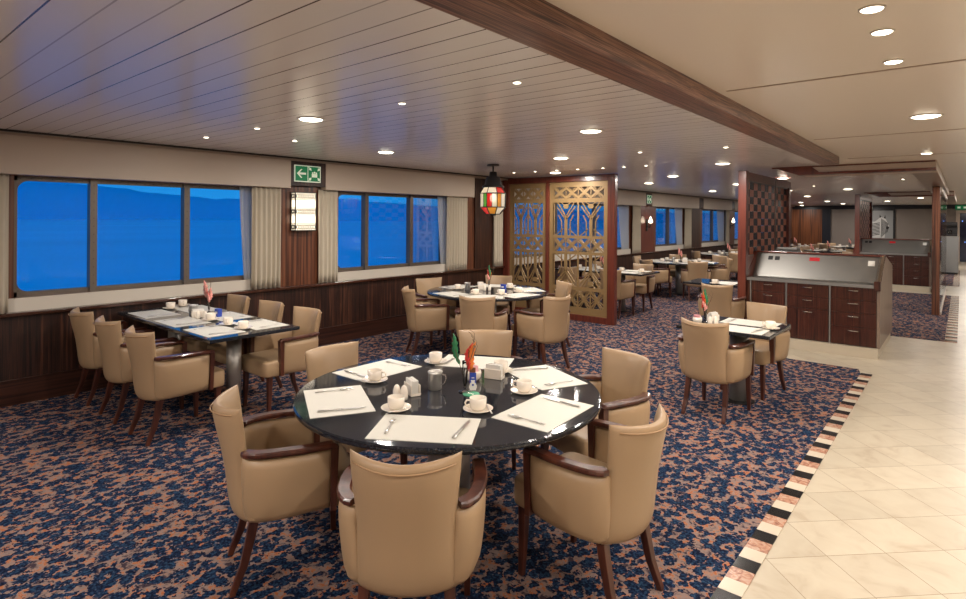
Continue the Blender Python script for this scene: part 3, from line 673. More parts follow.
# ------------------------------------------------------------------ lantern
def lantern():
    t=thing('hanging_lantern','multicoloured stained-glass lantern hanging over the middle round table','lantern',(-4.98,6.16,0)); 
    b=MB(); b.cyl(.085,2.43,2.45); b.tube([(0,0,2.43),(0,0,2.34)],.012); b.lathe([(0,2.35),(.05,2.35),(.055,2.29),(.10,2.27),(.12,2.17),(.155,2.15),(.155,2.13),(0,2.13)],16); b.build('cap','darksteel',t)
    n=8; r=.185; cols=['amber','clear','blue','clear','green','clear','red','clear','amber','blue','clear','green','red','clear','amber','clear']
    def ring(rad,z,k): a=2*PI*(k)/n+R(12); return Vector((rad*math.cos(a),rad*math.sin(a),z))
    Zs=[(.13,2.135),(r,2.05),(r,1.86),(.10,1.765)]
    b=MB()
    for k in range(n):
        for (ra,za),(rb,zb) in zip(Zs[:-1],Zs[1:]): b.tube([ring(ra,za,k),ring(rb,zb,k)],.006,6)
        for ra,za in Zs: b.tube([ring(ra,za,k),ring(ra,za,k+1)],.0065,6)
        m0=(ring(r,2.05,k)+ring(r,2.05,k+1))/2; m1=(ring(r,1.86,k)+ring(r,1.86,k+1))/2; b.tube([m0,m1],.004,6)
    b.lathe([(0,1.77),(.05,1.765),(.04,1.745),(.0,1.74)],12); b.build('cage','darksteel',t)
    for ti,(A,B) in enumerate(zip(Zs[:-1],Zs[1:])):
        for k in range(n):
            if ti==1:
                for h in(0,1):
                    p0,p1=ring(*A,k),ring(*A,k+1); q0,q1=ring(*B,k),ring(*B,k+1); pm,qm=(p0+p1)/2,(q0+q1)/2
                    a,c,d,e=(p0,pm,qm,q0) if h==0 else (pm,p1,q1,qm)
                    c1=cols[(2*k+h)%16]; q=MB(); q.add([a*1,c*1,d*1,e*1],[(0,1,2,3)],0); q.build('glass_panel','sg_'+c1,t)
            else:
                c1=['amber','clear','blue','clear','green','clear','clear','red'][(k+ti)%8]; q=MB(); q.add([ring(*A,k),ring(*A,k+1),ring(*B,k+1),ring(*B,k)],[(0,1,2,3)],0); q.build('glass_panel','sg_'+c1,t)
    b=MB(); b.lathe([(0,-.06),(.03,-.05),(.045,0),(.03,.05),(0,.06)],14,(0,0,1.99)); b.build('bulb','bulb',t)
    return t
lantern()

# ------------------------------------------------------------------ chair
def chair0(label,loc,rz,group):
    t=thing('dining_chair',label,'chair',loc,rz,group)
    b=MB(); b.superq((0,.034,.405),(.238,.258,.070),.20,36,16); b.build('seat','leather',t)
    def back(u,v):
        x=(u-.5)*2; z=.325+.510*v
        wv=.184 + (.024*((v-.5)/.5)**1.2 if v>.5 else .006*((.5-v)/.5))
        y=-.272+.055*x*x*(1+.9*v*v) - (.075*max(0,(v-.22)/.78)**1.7) + .02*(1-v)**3
        z+=.014*x*x*(v**3)-.012*(1-x*x)*(1-v)**3
        return (x*wv,y,z)
    b=MB(); b.pillow(back,.031,16,14); b.build('backrest','leather',t)
    # stitched piping just under the top edge
    pts=[];
    for i in range(13):
        u=.04+.92*i/12; p=back(u,.945); pts.append((p[0],p[1]-.029,p[2]))
    b=MB(); b.tube(pts,.0035,6); b.build('seam','piping',t)
    for s in(-1,1):
        P=[(.180,-.232),(.222,-.210),(.250,-.165),(.264,-.09),(.268,-.01),(.262,.07),(.252,.145)]
        def path(u):
            q=u*(len(P)-1); i=min(int(q),len(P)-2); f=q-i; return (P[i][0]*(1-f)+P[i+1][0]*f,P[i][1]*(1-f)+P[i+1][1]*f)
        def arm(u,v):
            x,y=path(u); z=.325+.03*u+(.305-.03*u)*v; return (s*(x-.030*(1-v)**2*(1-.5*u)),y+.02*(1-v)**2*(1-u),z)
        b=MB(); b.pillow(arm,.024,14,8,p=8); b.build('arm_panel','leather',t)
        pts=[]
        for i in range(13):
            x,y=path(min(1,.06+.94*i/12)); pts.append((s*(x+.001),y+(.008 if i==12 else 0),.648+.006*math.sin(i/12*PI)))
        pts.append((s*.25,.165,.640)); pts.append((s*.25,.168,.60)); pts.append((s*.25,.165,.36))
        rr=[.024]+[.030]*11+[.031,.030,.024,.020]
        b=MB(); b.tube(pts,rr,8,sq=.55,up=(s,0,.0) if 0 else (0,0,1)); 
        b=MB()
        # swept flat rail
        n=len(pts)-3
        vs=[];prof=[(-.025,-.014),(.025,-.014),(.028,-.006),(.028,.003),(.022,.010),(-.022,.010),(-.028,.003),(-.028,-.006)]
        for i in range(n+1):
            p=Vector(pts[i]); q0=Vector(pts[max(0,i-1)]); q1=Vector(pts[min(n,i+1)]); d=(q1-q0); d.z=0; d.normalize(); sd=Vector((d.y,-d.x,0))
            k=.8 if i==0 else 1
            for a,c in prof: vs.append(p+sd*a*k+Vector((0,0,c)))
        m=8; fs=[(i*m+k,i*m+(k+1)%m,(i+1)*m+(k+1)%m,(i+1)*m+k) for i in range(n) for k in range(m)]
        fs+= [tuple(range(m)),tuple(n*m+k for k in range(m))[::-1]]
        b.add(vs,fs,0,False)
        xf=s*.251
        b.add([(xf-.025,.140,.657),(xf+.025,.140,.657),(xf+.023,.176,.643),(xf-.023,.176,.643),(xf-.019,.140,.345),(xf+.019,.140,.345),(xf+.019,.166,.345),(xf-.019,.166,.345)],[(0,1,2,3),(7,6,5,4),(0,4,5,1),(1,5,6,2),(2,6,7,3),(3,7,4,0)],0)
        b.build('armrest','chairwood',t)
        b=MB(); b.tube([(s*.198,.232,.37),(s*.200,.234,.2),(s*.203,.240,.03),(s*.203,.241,CT+.0005)],[.030,.025,.019,.018],4,up=(0,1,0),sm=False); bevel(b.build('leg','chairwood',t),.003)
        b=MB(); b.tube([(s*.160,-.175,.37),(s*.163,-.195,.26),(s*.168,-.225,.13),(s*.174,-.270,.02),(s*.174,-.271,CT+.0005)],[.030,.028,.024,.019,.018],4,up=(0,1,0),sm=False); bevel(b.build('leg','chairwood',t),.003)
    return t
CH=[None]
def chair(mid,rz,label,group):
    a=R(rz); f=(-math.sin(a),math.cos(a)); loc=(mid[0]+.305*f[0],mid[1]+.305*f[1],0)
    if CH[0] is None: CH[0]=chair0(label,loc,a,group); return CH[0]
    return dup(CH[0],loc,a,label,group)
G1='chairs around the large front round table'; G2='chairs around the middle round table'; G3='chairs at the long table by the large window'; G4='chairs beyond the screen'
chair((-1.525,1.385),38,'tan leather armchair seen from behind, nearest the camera at the front round table',G1)
chair((-2.66,1.29),-25,'tan leather armchair at the left front of the front round table, seen side-on',G1)
chair((-1.035,2.36),84,'tan leather armchair right front of the front round table, back to the aisle',G1)
chair((-1.62,3.43),160,'tan leather armchair at the right rear of the front round table, facing the camera',G1)
chair((-3.25,2.27),-90,'tan armchair left rear of the front round table, only its back showing',G1)
chair((-2.82,3.41),-141,'tan armchair directly behind the vase at the rear of the front round table',G1)
chair((-5.24,4.80),-32,'tan armchair at the left of the middle round table, side-on near the wainscot',G2)
chair((-4.08,4.76),27,'tan armchair with its back to the camera at the middle round table',G2)
chair((-3.42,5.44),78,'tan armchair at the right of the middle round table, side-on',G2)
chair((-4.12,6.70),146,'tan armchair behind the right side of the middle round table, nearest the screen',G2)
chair((-5.90,5.80),-108,'tan armchair at the window side of the middle round table',G2)
chair((-5.376,6.82),-152,'tan armchair below the lantern at the rear of the middle round table',G2)
for x,w in((-4.77,'nearest the camera'),(-5.46,'middle one'),(-6.14,'closest to the window')):
    chair((x,1.62),0,'tan armchair in the left row of the long window table, '+w,G3)
for x,w in((-4.71,'nearest the camera'),(-5.35,'middle one'),(-6.03,'closest to the window')):
    chair((x,3.11),180,'tan armchair in the right row of the long window table, '+w,G3)
chair((-1.69,4.92),-4,'tan armchair, back to the camera, at the small square table by the counter','chairs at the small square table')
chair((-1.52,6.42),168,'tan armchair facing the camera at the small square table, in front of the counter','chairs at the small square table')

# ------------------------------------------------------------------ tables
def pedestal(t,x,y,r,parent=None):
    b=MB(); b.cyl(r,.02,.712,(x,y),32); b.build('column','column',t)
    b=MB(); b.lathe([(0,CT+.0005),(r*1.6,CT+.0005),(r*1.6,.018),(r*1.2,.024),(0,.024)],32,(x,y,0),0,False); b.build('base','darksteel',t)
    b=MB(); b.box(x-.2,x+.2,y-.03,y+.03,.705,.719); b.box(x-.03,x+.03,y-.2,y+.2,.705,.719); b.build('bracket','darksteel',t)
def round_table(c,r,label,cr=.115):
    t=thing('round_table',label,'table',(c[0],c[1],0))
    b=MB(); b.lathe([(0,.72),(r-.006,.72)],128,(0,0,0),0,False); b.lathe([(r-.006,.72),(r,.726),(r,.744)],128); b.lathe([(r,.744),(r-.006,.75),(0,.75)],128,(0,0,0),0,False); b.build('tabletop','granite',t)
    pedestal(t,0,0,cr); return t
def rect_table(x0,x1,y0,y1,cols,label,cr=.06,off=0):
    cx,cy=(x0+x1)/2,(y0+y1)/2; t=thing('rectangular_table',label,'table',(cx,cy,0))
    b=MB(); b.box(x0-cx,x1-cx,y0-cy,y1-cy,.72,.75); bevel(b.build('tabletop','granite',t),.005)
    for x in cols: pedestal(t,x-cx,off,cr)
    return t
T1=(-2.184,2.33); T2=(-4.79,5.83)
round_table(T1,.83,'large round black granite table in the foreground','' or .118)
round_table(T2,.80,'round black granite table beneath the hanging lantern, before the gold screen')
rect_table(-6.43,-4.43,2.03,2.81,(-4.83,-6.05),'long black table running to the large left window, set for six')
rect_table(-1.98,-1.20,5.10,5.86,(-1.60,),'small square black table in front of the drawer counter',.085,.20)
rect_table(-6.2,-4.25,9.35,10.15,(-4.8,-5.8),'long table just right of the gold screen, set for four')
T6=(-4.95,13.0); round_table(T6,.82,'round table by the second window beyond the gold screen')
rect_table(-3.30,-2.50,8.75,9.45,(-2.9,),'small table behind the mahogany post of the near partition',.10)
T7=(-5.15,16.9); round_table(T7,.80,'round table near the third window beyond the gold screen')
# ------------------------------------------------------------------ tableware prototypes
P={}
def proto(key,fn):
    def get(loc,rz,label,group,tilt=None):
        if key not in P: P[key]=fn(label,loc,rz,group); return P[key]
        return dup(P[key],loc,rz,label,group)
    return get
def f_mat(l,loc,rz,g):
    b=MB(); b.box(-.232,.232,-.155,.155,0,.0025); o=b.build('placemat','mat',None,loc,rz); return tag(o,l,'placemat',g)
def f_fork(l,loc,rz,g):
    b=MB(); pts=[(0,-.10,.004),(0,-.06,.005),(0,0,.006),(0,.035,.006)]
    b.tube(pts,[.0075,.006,.0035,.004],6,sq=.35); b.superq((0,.048,.0065),(.0125,.018,.003),.6,12,6)
    for k in(-1,-.33,.33,1): b.tube([(k*.0095,.058,.0065),(k*.0105,.078,.0055),(k*.0095,.102,.0075)],[.0021,.002,.001],5)
    o=b.build('fork','cutlery',None,loc,rz); return tag(o,l,'fork',g)
def f_knife(l,loc,rz,g):
    b=MB(); b.tube([(0,-.115,.006),(0,-.07,.0065),(0,0,.006)],[.0085,.009,.006],6,sq=.5)
    b.prism([(-.006,0),(.007,0),(.010,.05),(.008,.10),(.0,.118),(-.006,.10)],'z',.0045,.0065)
    o=b.build('knife','cutlery',None,loc,rz); return tag(o,l,'knife',g)
def f_saucer(l,loc,rz,g):
    b=MB(); b.lathe([(0,.002),(.042,.0),(.044,.004),(.074,.014),(.075,.0165),(.072,.0165),(.045,.008),(.030,.0065),(0,.0065)],32); o=b.build('saucer','china',None,loc,rz); return tag(o,l,'saucer',g)
def f_cup(l,loc,rz,g):
    t=thing('coffee_cup',l,'cup',loc,rz,g)
    b=MB(); b.lathe([(0,0),(.026,0),(.032,.004),(.039,.014),(.042,.030),(.0425,.060),(.0405,.061),(.0395,.030),(.036,.014),(.028,.007),(0,.006)],28); b.build('bowl','china',t)
    b=MB(); b.tube([(.041,0,.050),(.058,0,.052),(.066,0,.040),(.062,0,.026),(.042,0,.018)],.0048,8,up=(0,1,0)); b.build('handle','china',t); return t
def f_spoon(l,loc,rz,g):
    b=MB(); b.tube([(0,-.07,.004),(0,-.02,.006),(0,.03,.005)],[.005,.0035,.003],6,sq=.4); b.superq((0,.047,.006),(.011,.018,.003),.9,12,6); o=b.build('teaspoon','cutlery',None,loc,rz); return tag(o,l,'spoon',g)
mat_,fork_,knife_,saucer_,cup_,spoon_=[proto(k,f) for k,f in(('m',f_mat),('f',f_fork),('k',f_knife),('s',f_saucer),('c',f_cup),('sp',f_spoon))]
Z=.7505
def setting(pos,rz,where,tn,full=True,cup=(.20,.20),spoon=True,jit=1):
    """pos is the centre of the mat, rz turns local +Y to point across the table"""
    rz=R(rz); c,s=math.cos(rz),math.sin(rz)
    def W(x,y,z): return (pos[0]+c*x-s*y,pos[1]+s*x+c*y,z)
    rj=lambda a:random.uniform(-a,a)*jit
    q=', %s seat, %s'%(where,tn)
    mat_(W(0,0,Z),rz,'off-white woven placemat'+q,'placemats on '+tn)
    if full:
        fork_(W(-.165,0,Z+.0025),rz+rj(.12)+.12,'silver fork on the placemat'+q,'forks on '+tn)
        knife_(W(.165,0,Z+.0025),rz+rj(.12)-.08,'silver knife on the placemat'+q,'knives on '+tn)
    if cup:
        p=W(cup[0],cup[1],Z)
        saucer_(p,rz,'cream saucer under a cup'+q,'saucers on '+tn)
        cup_((p[0],p[1],Z+.0065),rz+R(random.uniform(100,260)),'cream coffee cup'+q,'cups on '+tn)
        if full and spoon: spoon_((p[0]+.052*c,p[1]+.052*s,Z+.010),rz+R(20),'teaspoon on the saucer'+q,'teaspoons on '+tn)
tn='the front round table'
S1=[(-57,'nearest',''),(-119,'left front',''),(3,'right front',''),(65,'right rear',''),(180.5,'left rear',''),(117,'rear','')]
C1={-57:(.203,.269),-119:(.245,.253),3:(.196,.245),65:(.20,.19),180.5:(.18,.185),117:(.25,.085)}
for a,w,_ in S1:
    r=R(a); setting((T1[0]+.61*math.cos(r),T1[1]+.61*math.sin(r)),a+90,w,tn,cup=C1[a])
tn='the middle round table'
for a,w in((-100,'left front'),(-55,'nearest'),(-8,'right'),(55,'right rear'),(175,'window side'),(115,'rear')):
    r=R(a); setting((T2[0]+.57*math.cos(r),T2[1]+.57*math.sin(r)),a+90,w,tn,spoon=False)
tn='the long window table'
for x,w in((-4.77,'nearest'),(-5.39,'middle'),(-6.03,'window')):
    setting((x,2.22),0,w+' left-row',tn,cup=(.10,.20) if x>-4.8 else ((.12,.20) if x>-6 else (-.20,.23)),spoon=False)
    setting((x,2.62),180,w+' right-row',tn,cup=(.17,.20) if x>-4.8 else ((.30,.01) if x<-6 else None),spoon=False)
tn='the small square table'
setting((-1.50,5.27),0,'camera-side',tn,cup=(.22,.19),spoon=False)
setting((-1.50,5.66),180,'counter-side',tn,cup=None)
tn='the long table right of the screen'
for x,w in((-4.62,'aisle end'),(-5.5,'window end')):
    setting((x,9.55),0,w+' near',tn,full=False); setting((x,9.95),180,w+' far',tn,full=False)
for T,tn,n,o in((T6,'the round table beyond the screen',6,10),(T7,'the second round table beyond the screen',5,30)):
    for k in range(n):
        a=o+k*360/n; r=R(a); setting((T[0]+.57*math.cos(r),T[1]+.57*math.sin(r)),a+90,['aisle side','far right','far left','window side','near left','near right'][k],tn,full=False)
tn='the small table behind the partition post'
setting((-2.72,9.0),90,'aisle-side',tn,full=False,cup=(-.24,.1)); 

# chairs beyond the screen
chair((-4.72,10.52),183,'tan armchair facing the camera, aisle end of the table right of the screen',G4)
chair((-4.65,8.93),0,'tan armchair half hidden by the right post of the gold screen',G4)
chair((-5.5,8.95),0,'tan armchair seen only through the gold fretwork, camera side',G4)
chair((-5.6,10.52),180,'tan armchair at the window end, far side, long table right of the screen',G4)
chair((-4.18,11.95),30,'tan armchair with its back to the camera at the round table beyond the screen',G4)
chair((-5.30,11.80),-28,'tan armchair at the left of the round table beyond the screen, side-on',G4)
chair((-5.95,12.75),-85,'tan armchair beside the wainscot at the round table beyond the screen',G4)
chair((-5.45,14.1),-155,'tan armchair facing the camera at the rear of the round table beyond the screen',G4)
chair((-4.0,13.45),110,'tan armchair at the right of the round table beyond the screen, side-on',G4)
chair((-4.50,14.45),165,'tan armchair at the right rear of the round table beyond the screen',G4)
chair((-2.52,7.86),2,'tan armchair with its back to the camera just left of the mahogany partition post',G4)
chair((-4.55,15.9),25,'tan armchair at the near side of the second round table beyond the screen',G4)
chair((-5.75,16.1),-40,'tan armchair at the window side of the second round table beyond the screen',G4)
chair((-4.35,17.3),110,'tan armchair at the right of the second round table beyond the screen',G4)
chair((-5.2,18.05),180,'tan armchair at the rear of the second round table beyond the screen',G4)
# far dining area seen above the counter
far=[(-3.1,15.1,'first'),(-3.2,18.2,'second'),(-5.0,20.8,'third'),(-3.3,21.4,'fourth'),(-4.9,24.6,'fifth'),(-3.2,25.2,'sixth')]
for x,y,nm in far:
    lab='%s round table in the far dining area above the counter, counted by distance'%nm
    round_table((x,y),.72,lab)
    tn='the %s far table'%nm
    for k in range(4):
        a=45+90*k; r=R(a)
        setting((x+.48*math.cos(r),y+.48*math.sin(r)),a+90,['far right','far left','near left','near right'][k],tn,full=False,spoon=False)
        chair((x+1.10*math.cos(r),y+1.10*math.sin(r)),a+90,'tan armchair '+['far right','far left','near left','near right'][k]+' of '+tn+' above the counter','chairs in the far dining area')

# ------------------------------------------------------------------ centrepieces
def holder(loc,rz,label):
    t=thing('sachet_holder',label,'holder',loc,rz)
    b=MB(); b.box(-.055,.055,-.028,.028,0,.012); b.box(-.055,.055,-.028,-.022,.012,.06); b.box(-.055,.055,.022,.028,.012,.06); bevel(b.build('body','china',t),.003)
    b=MB()
    for k in range(7): b.box(-.048,.046,-.019+k*.0055,-.0155+k*.0055,.013,.080+random.uniform(-.004,.004))
    b.build('sachets','paper',t); return t
def shaker(loc,label):
    t=thing('salt_shaker',label,'shaker',loc)
    b=MB(); b.lathe([(0,0),(.019,0),(.021,.012),(.020,.045),(.014,.066),(.006,.074),(0,.075)],18); b.build('body','china',t); return t
def pot(loc,rz,label):
    t=thing('steel_pot',label,'pot',loc,rz)
    b=MB(); b.lathe([(0,0),(.036,0),(.038,.004),(.038,.085),(.042,.098),(.039,.099),(.035,.085),(.034,.008),(0,.006)],26); b.build('body','cutlery',t)
    b=MB(); b.tube([(-.037,0,.085),(-.062,0,.083),(-.068,0,.06),(-.056,0,.032),(-.037,0,.028)],.004,8,up=(0,1,0)); b.build('handle','chrome',t); return t
def vase(loc,label,kind):
    t=thing('bud_vase',label,'vase',loc)
    b=MB(); b.lathe([(0,0),(.036,0),(.037,.003),(.010,.010),(.007,.03),(.012,.06),(.017,.15),(.018,.17),(.0165,.17),(.0155,.15),(.0105,.06),(.005,.035),(0,.03)],20); b.build('body','vaseglass',t)
    l2=label.replace('clear glass vase','dried flowers in the glass vase')
    f=thing('flower_stems',l2,'flowers',(loc[0],loc[1],loc[2]+.06))
    st=MB(); specs={'o':[('leaf',-.075,-.03,.235,.024),('red',.03,.03,.19,.020),('orange',.05,.02,.20,.024),('red',.028,-.0,.17,.018),('orange',.035,.045,.16,.020)],'p':[('pinkpetal',-.05,-.03,.24,.030),('pinkpetal',.02,.01,.17,.028),('red',.0,-.015,.14,.016),('pinkpetal',.02,-.02,.12,.022)],'m':[('leaf',.01,0,.24,.020),('orange',-.01,.02,.20,.026),('red',-.035,0,.18,.018),('pinkpetal',.0,-.03,.12,.022)]}[kind]
    for (m_,dx,dy,h,w) in specs:
        st.tube([(0,0,-.035),(dx*.25,dy*.25,.05),(dx,dy,h)],.0018,5)
    for k in range(5):
        a=random.uniform(0,6.3); st.tube([(0,0,0),(.03*math.cos(a),.03*math.sin(a),.10),(.07*math.cos(a),.07*math.sin(a),.17+.02*k),(.05*math.cos(a+.5),.05*math.sin(a+.5),.2+.02*k)],.0014,4)
    st.build('stem','twig',f)
    for (m_,dx,dy,h,w) in specs:
        w*=.68 if m_=='leaf' else .75; q=MB(); n=12; L=h*.62
        P0=Vector((dx*.4,dy*.4,h-L)); P1=Vector((dx,dy,h+.02)); d=(P1-P0)
        # a folded lance-shaped blade with depth
        vs=[]
        for i in range(n+1):
            u=i/n; c=P0+d*u+Vector((.012*math.sin(u*5+dx*40),0,0)); ww=w*math.sin(PI*min(1,u*.92+.08))**.8*(1+.35*math.sin(u*31))
            vs+=[c+Vector((-ww*.8,-ww*.6,0)),c+Vector((.003,-.004,0)),c+Vector((ww*.8,ww*.6,.004)),c+Vector((-.003,.004,0))]
        fs=[(i*4+k,i*4+(k+1)%4,(i+1)*4+(k+1)%4,(i+1)*4+k) for i in range(n) for k in range(4)]
        q.add(vs,fs,0,True); q.build('petal' if m_!='leaf' else 'leaf',m_,f)
    return t
# front table
vase((-2.083,2.345,Z),'clear glass vase in the middle of the front round table','o')
pot((-2.245,2.275,Z),R(200),'polished steel pot left of the vase on the front round table')
holder((-2.275,2.13,Z),R(-22),'white sachet holder left of the steel pot on the front round table')
shaker((-2.235,2.035,Z),'white salt shaker behind the left front cup on the front round table'); 
s2=shaker((-2.275,2.02,Z),'white pepper shaker beside the salt shaker on the front round table'); s2.name='pepper_shaker'
holder((-2.13,2.66,Z),R(15),'white napkin holder right of the vase on the front round table')
t=thing('sugar_bowl','round white sugar bowl with pink sachets right of the vase on the front table','bowl',(-2.20,2.545,Z))
b=MB(); b.lathe([(0,0),(.03,0),(.046,.018),(.05,.045),(.046,.06),(.043,.058),(.04,.03),(0,.012)],24); b.build('bowl','china',t)
b=MB()
for k in range(5): b.box(-.03+k*.012,-.027+k*.012,-.022,.022,.03,.085)
b.build('sachets','pink',t)
t=thing('sachet_holder','small stand of blue and brown sachets beside the vase on the front table','holder',(-2.10,2.43,Z)); t.rotation_euler=(0,0,R(40))
b=MB(); b.box(-.022,.022,-.012,.012,0,.012); b.build('base','china',t)
b=MB(); b.box(-.018,.018,-.006,.0,.012,.085); b.build('blue_sachet','bluepk',t); b=MB(); b.box(-.02,.014,.001,.006,.012,.112); b.build('brown_sachet','brownpk',t)
b=MB(); b.prism([(-.010,.035),(.010,.035),(.012,.045),(-.012,.045)],'y',-.0075,-.006); b.prism([(-.008,.055),(.008,.055),(.008,.060),(-.008,.060)],'y',-.0075,-.006); b.build('print','paper',t)
t=thing('table_tag','small white arched tag standing in front of the blue sachets on the front table','tag',(-2.07,2.395,Z)); t.rotation_euler=(0,0,R(40))
b=MB(); b.prism([(-.018,0),(.018,0),(.018,.028)]+[(.018*math.cos(a*PI/8),.028+.018*math.sin(a*PI/8)) for a in range(1,8)]+[(-.018,.028)],'y',-.002,.002); b.build('card','paper',t)
b=MB(); b.prism([(.006*math.cos(a*PI/4),.030+.006*math.sin(a*PI/4)) for a in range(8)],'y',-.003,-.002); b.build('mark','bluepk',t)
t=thing('round_coaster','round green coaster lying near the vase on the front table','coaster',(-2.03,2.335,Z))
b=MB(); b.lathe([(0,0),(.046,0),(.046,.003),(0,.003)],32); b.build('disc','coaster',t)
b=MB(); b.prism([(-.02,-.008),(-.012,.010),(-.006,-.004),(0,.010),(.006,-.004),(.012,.010),(.02,-.008),(.014,-.008),(.010,.0),(.005,-.008),(0,-.001),(-.005,-.008),(-.010,0),(-.014,-.008)],'z',.003,.0036); b.build('lettering','signwhite',t)
# window table
vase((-5.70,2.60,Z),'clear glass vase near the window end of the long window table','p')
holder((-5.53,2.42,Z),R(75),'white sachet holder in the middle of the long window table')
shaker((-5.44,2.38,Z),'white salt shaker beside the holder on the long window table'); s2=shaker((-5.41,2.43,Z),'white pepper shaker beside the holder on the long window table'); s2.name='pepper_shaker'
pot((-5.70,2.45,Z),R(120),'steel pot behind the sachet holder on the long window table')
t=thing('sugar_packet_box','small blue box beside the holder on the long window table','box',(-5.42,2.56,Z)); b=MB(); b.box(-.035,.035,-.02,.02,0,.075); bevel(b.build('box','bluepk',t),.002); b=MB(); b.box(-.02,.02,-.0215,-.02,.03,.05); b.build('print','paper',t)
# middle table
vase((-4.95,6.05,Z),'clear glass vase in the middle of the middle round table','m')
holder((-4.93,5.88,Z),R(40),'white sachet holder before the vase on the middle round table')
shaker((-4.82,5.80,Z),'white salt shaker on the middle round table'); s2=shaker((-4.77,5.84,Z),'white pepper shaker on the middle round table'); s2.name='pepper_shaker'
pot((-5.05,5.72,Z),R(140),'steel pot on the middle round table')
t=thing('sugar_packet_box','small blue box right of the vase on the middle round table','box',(-4.70,6.05,Z)); b=MB(); b.box(-.035,.035,-.02,.02,0,.075); bevel(b.build('box','bluepk',t),.002); b=MB(); b.box(-.02,.02,-.0215,-.02,.03,.05); b.build('print','paper',t)
# small square table
vase((-1.83,5.42,Z),'clear glass vase on the small square table by the counter','m')
shaker((-1.76,5.34,Z),'white salt shaker on the small square table'); s2=shaker((-1.72,5.38,Z),'white pepper shaker on the small square table'); s2.name='pepper_shaker'
holder((-1.80,5.55,Z),R(70),'white sachet holder on the small square table')
t=thing('sugar_bowl','glass bowl of pink sachets left of the vase on the small square table','bowl',(-1.87,5.33,Z))
b=MB(); b.lathe([(0,0),(.035,0),(.042,.03),(.04,.055),(.037,.055),(.036,.03),(0,.01)],20); b.build('bowl','china',t); b=MB()
for k in range(5): b.box(-.028+k*.012,-.025+k*.012,-.02,.02,.02,.075)
b.build('sachets','pink',t)
# far tables
for (x,y),l in(((-4.95,13.0),'the round table beyond the screen'),((-5.05,16.9),'the second round table beyond the screen'),((-5.2,9.75),'the long table right of the screen')):
    vase((x,y,Z),'clear glass vase on '+l,'p'); holder((x+.14,y-.12,Z),.5,'white sachet holder on '+l); pot((x-.12,y-.10,Z),2,'steel pot on '+l)
for x,y,nm in far:
    vase((x,y,Z),'clear glass vase on the %s far table'%nm,'p')

# ------------------------------------------------------------------ ceiling lamps
KP=0.68
def lamp(x,y,r,power,label,big=True,lit=True,z=H,col=(1,.915,.83)):
    t=thing('downlight',label,'ceiling light',(x,y,z),0,'large downlights' if big else 'small spotlights')
    b=MB(); b.lathe([(r,0),(r*1.2,0),(r*1.18,-.005),(r,-.005)],28); b.build('trim_ring','ring',t)
    b=MB(); b.lathe([(0,-.006-.14*r),(r*.5,-.006-.11*r),(r*.85,-.006-.05*r),(r,-.004),(r,0),(0,0)],28); b.build('lens','lens',t)
    if lit and power:
        L=bpy.data.lights.new('downlight_lamp','AREA'); L.shape='DISK'; L.size=2*r*.8; L.energy=power*KP; L.color=col
        o=bpy.data.objects.new('downlight_lamp',L); COL.objects.link(o); o.parent=t; o.location=(0,0,-.012-.15*r)
big=[(-3.804,2.495),(-5.02,4.27),(-2.416,4.30),(-3.77,5.98),(-5.02,7.8),(-2.42,7.8),(-3.78,9.55),(-4.89,11.09),(-2.42,11.1),(-3.55,12.4),(-4.9,15.0),(-3.3,15.7),(-2.04,15.66),(-4.9,18.6),(-3.6,19.6),(-3.9,24.9),(-5.0,26.0),(-2.1,25.6),(-3.9,28.6),(-1.0,22.6),
     (-5.02,-.7),(-2.416,-.7),(-3.8,-2.0),(-1.9,-1.2)]  # unseen downlights added at the camera end to even out the room light
NMS='abcdefghijklmnopqrstuvwxyz'
def place(x,y):
    s='left' if x<-4.3 else ('right' if x<-3 and x>=-3.0 or x>-3 else 'middle')
    return s
for i,(x,y) in enumerate(big):
    near='added unseen over the camera end' if y<1 else ('over the front tables' if y<5 else ('before the gold screen' if y<8.4 else ('beyond the gold screen' if y<13 else ('above the far dining area' if y<21 else 'close to the end wall'))))
    lamp(x,y,.088,38 if y<18 else 30,'round downlight, %s part of the strip ceiling, %s'%(place(x,y),near))
small=[(-1.872,2.518),(-2.80,2.515),(-4.55,2.466),(-5.45,2.448),(-2.735,5.965),(-1.853,6.07),(-5.0,3.1),(-2.44,13.95),(-.80,12.5),(-3.35,7.50),(-3.68,7.50),(-4.0,7.48),(-4.4,7.45),(-4.75,7.42),(-5.15,7.42),(-5.55,7.40),]
for i,(x,y) in enumerate(small):
    lamp(x,y,.022,1.6 if 7.3<y<7.6 else 4,('tiny spotlight in the row shining on the gold screen' if 7.3<y<7.6 else 'tiny spotlight in the ceiling between the downlights'),False)
for (x,y,r,pw,l) in((-.247,2.42,.035,14,'first of three small swivel downlights over the aisle'),(-.245,2.74,.035,14,'middle of three small swivel downlights over the aisle'),(-.25,3.28,.035,14,'third of three small swivel downlights over the aisle'),(-.20,5.12,.085,55,'larger round downlight over the aisle, beyond the three swivel ones'),(-.3,7.9,.05,0,'far round downlight over the aisle')):
    lamp(x,y,r,pw,l,r>.05)
for (x,y,pw) in((.6,1.2,40),(.6,4.0,40),(.5,8.8,32),(.4,12.5,40),(.4,17,40),(.2,22,50),(.2,28,50),(-5.9,30.9,22),(-3.2,30.6,22),(.6,-1.5,40),(-.9,-1.8,30)):  # added lamps: out of view over the aisle, plus washers brightening the end wall
    lamp(x,y,.088,pw*1.3,'added wall-wash downlight close to the end wall' if y>30 else 'added unseen downlight over the aisle, right of the beam')
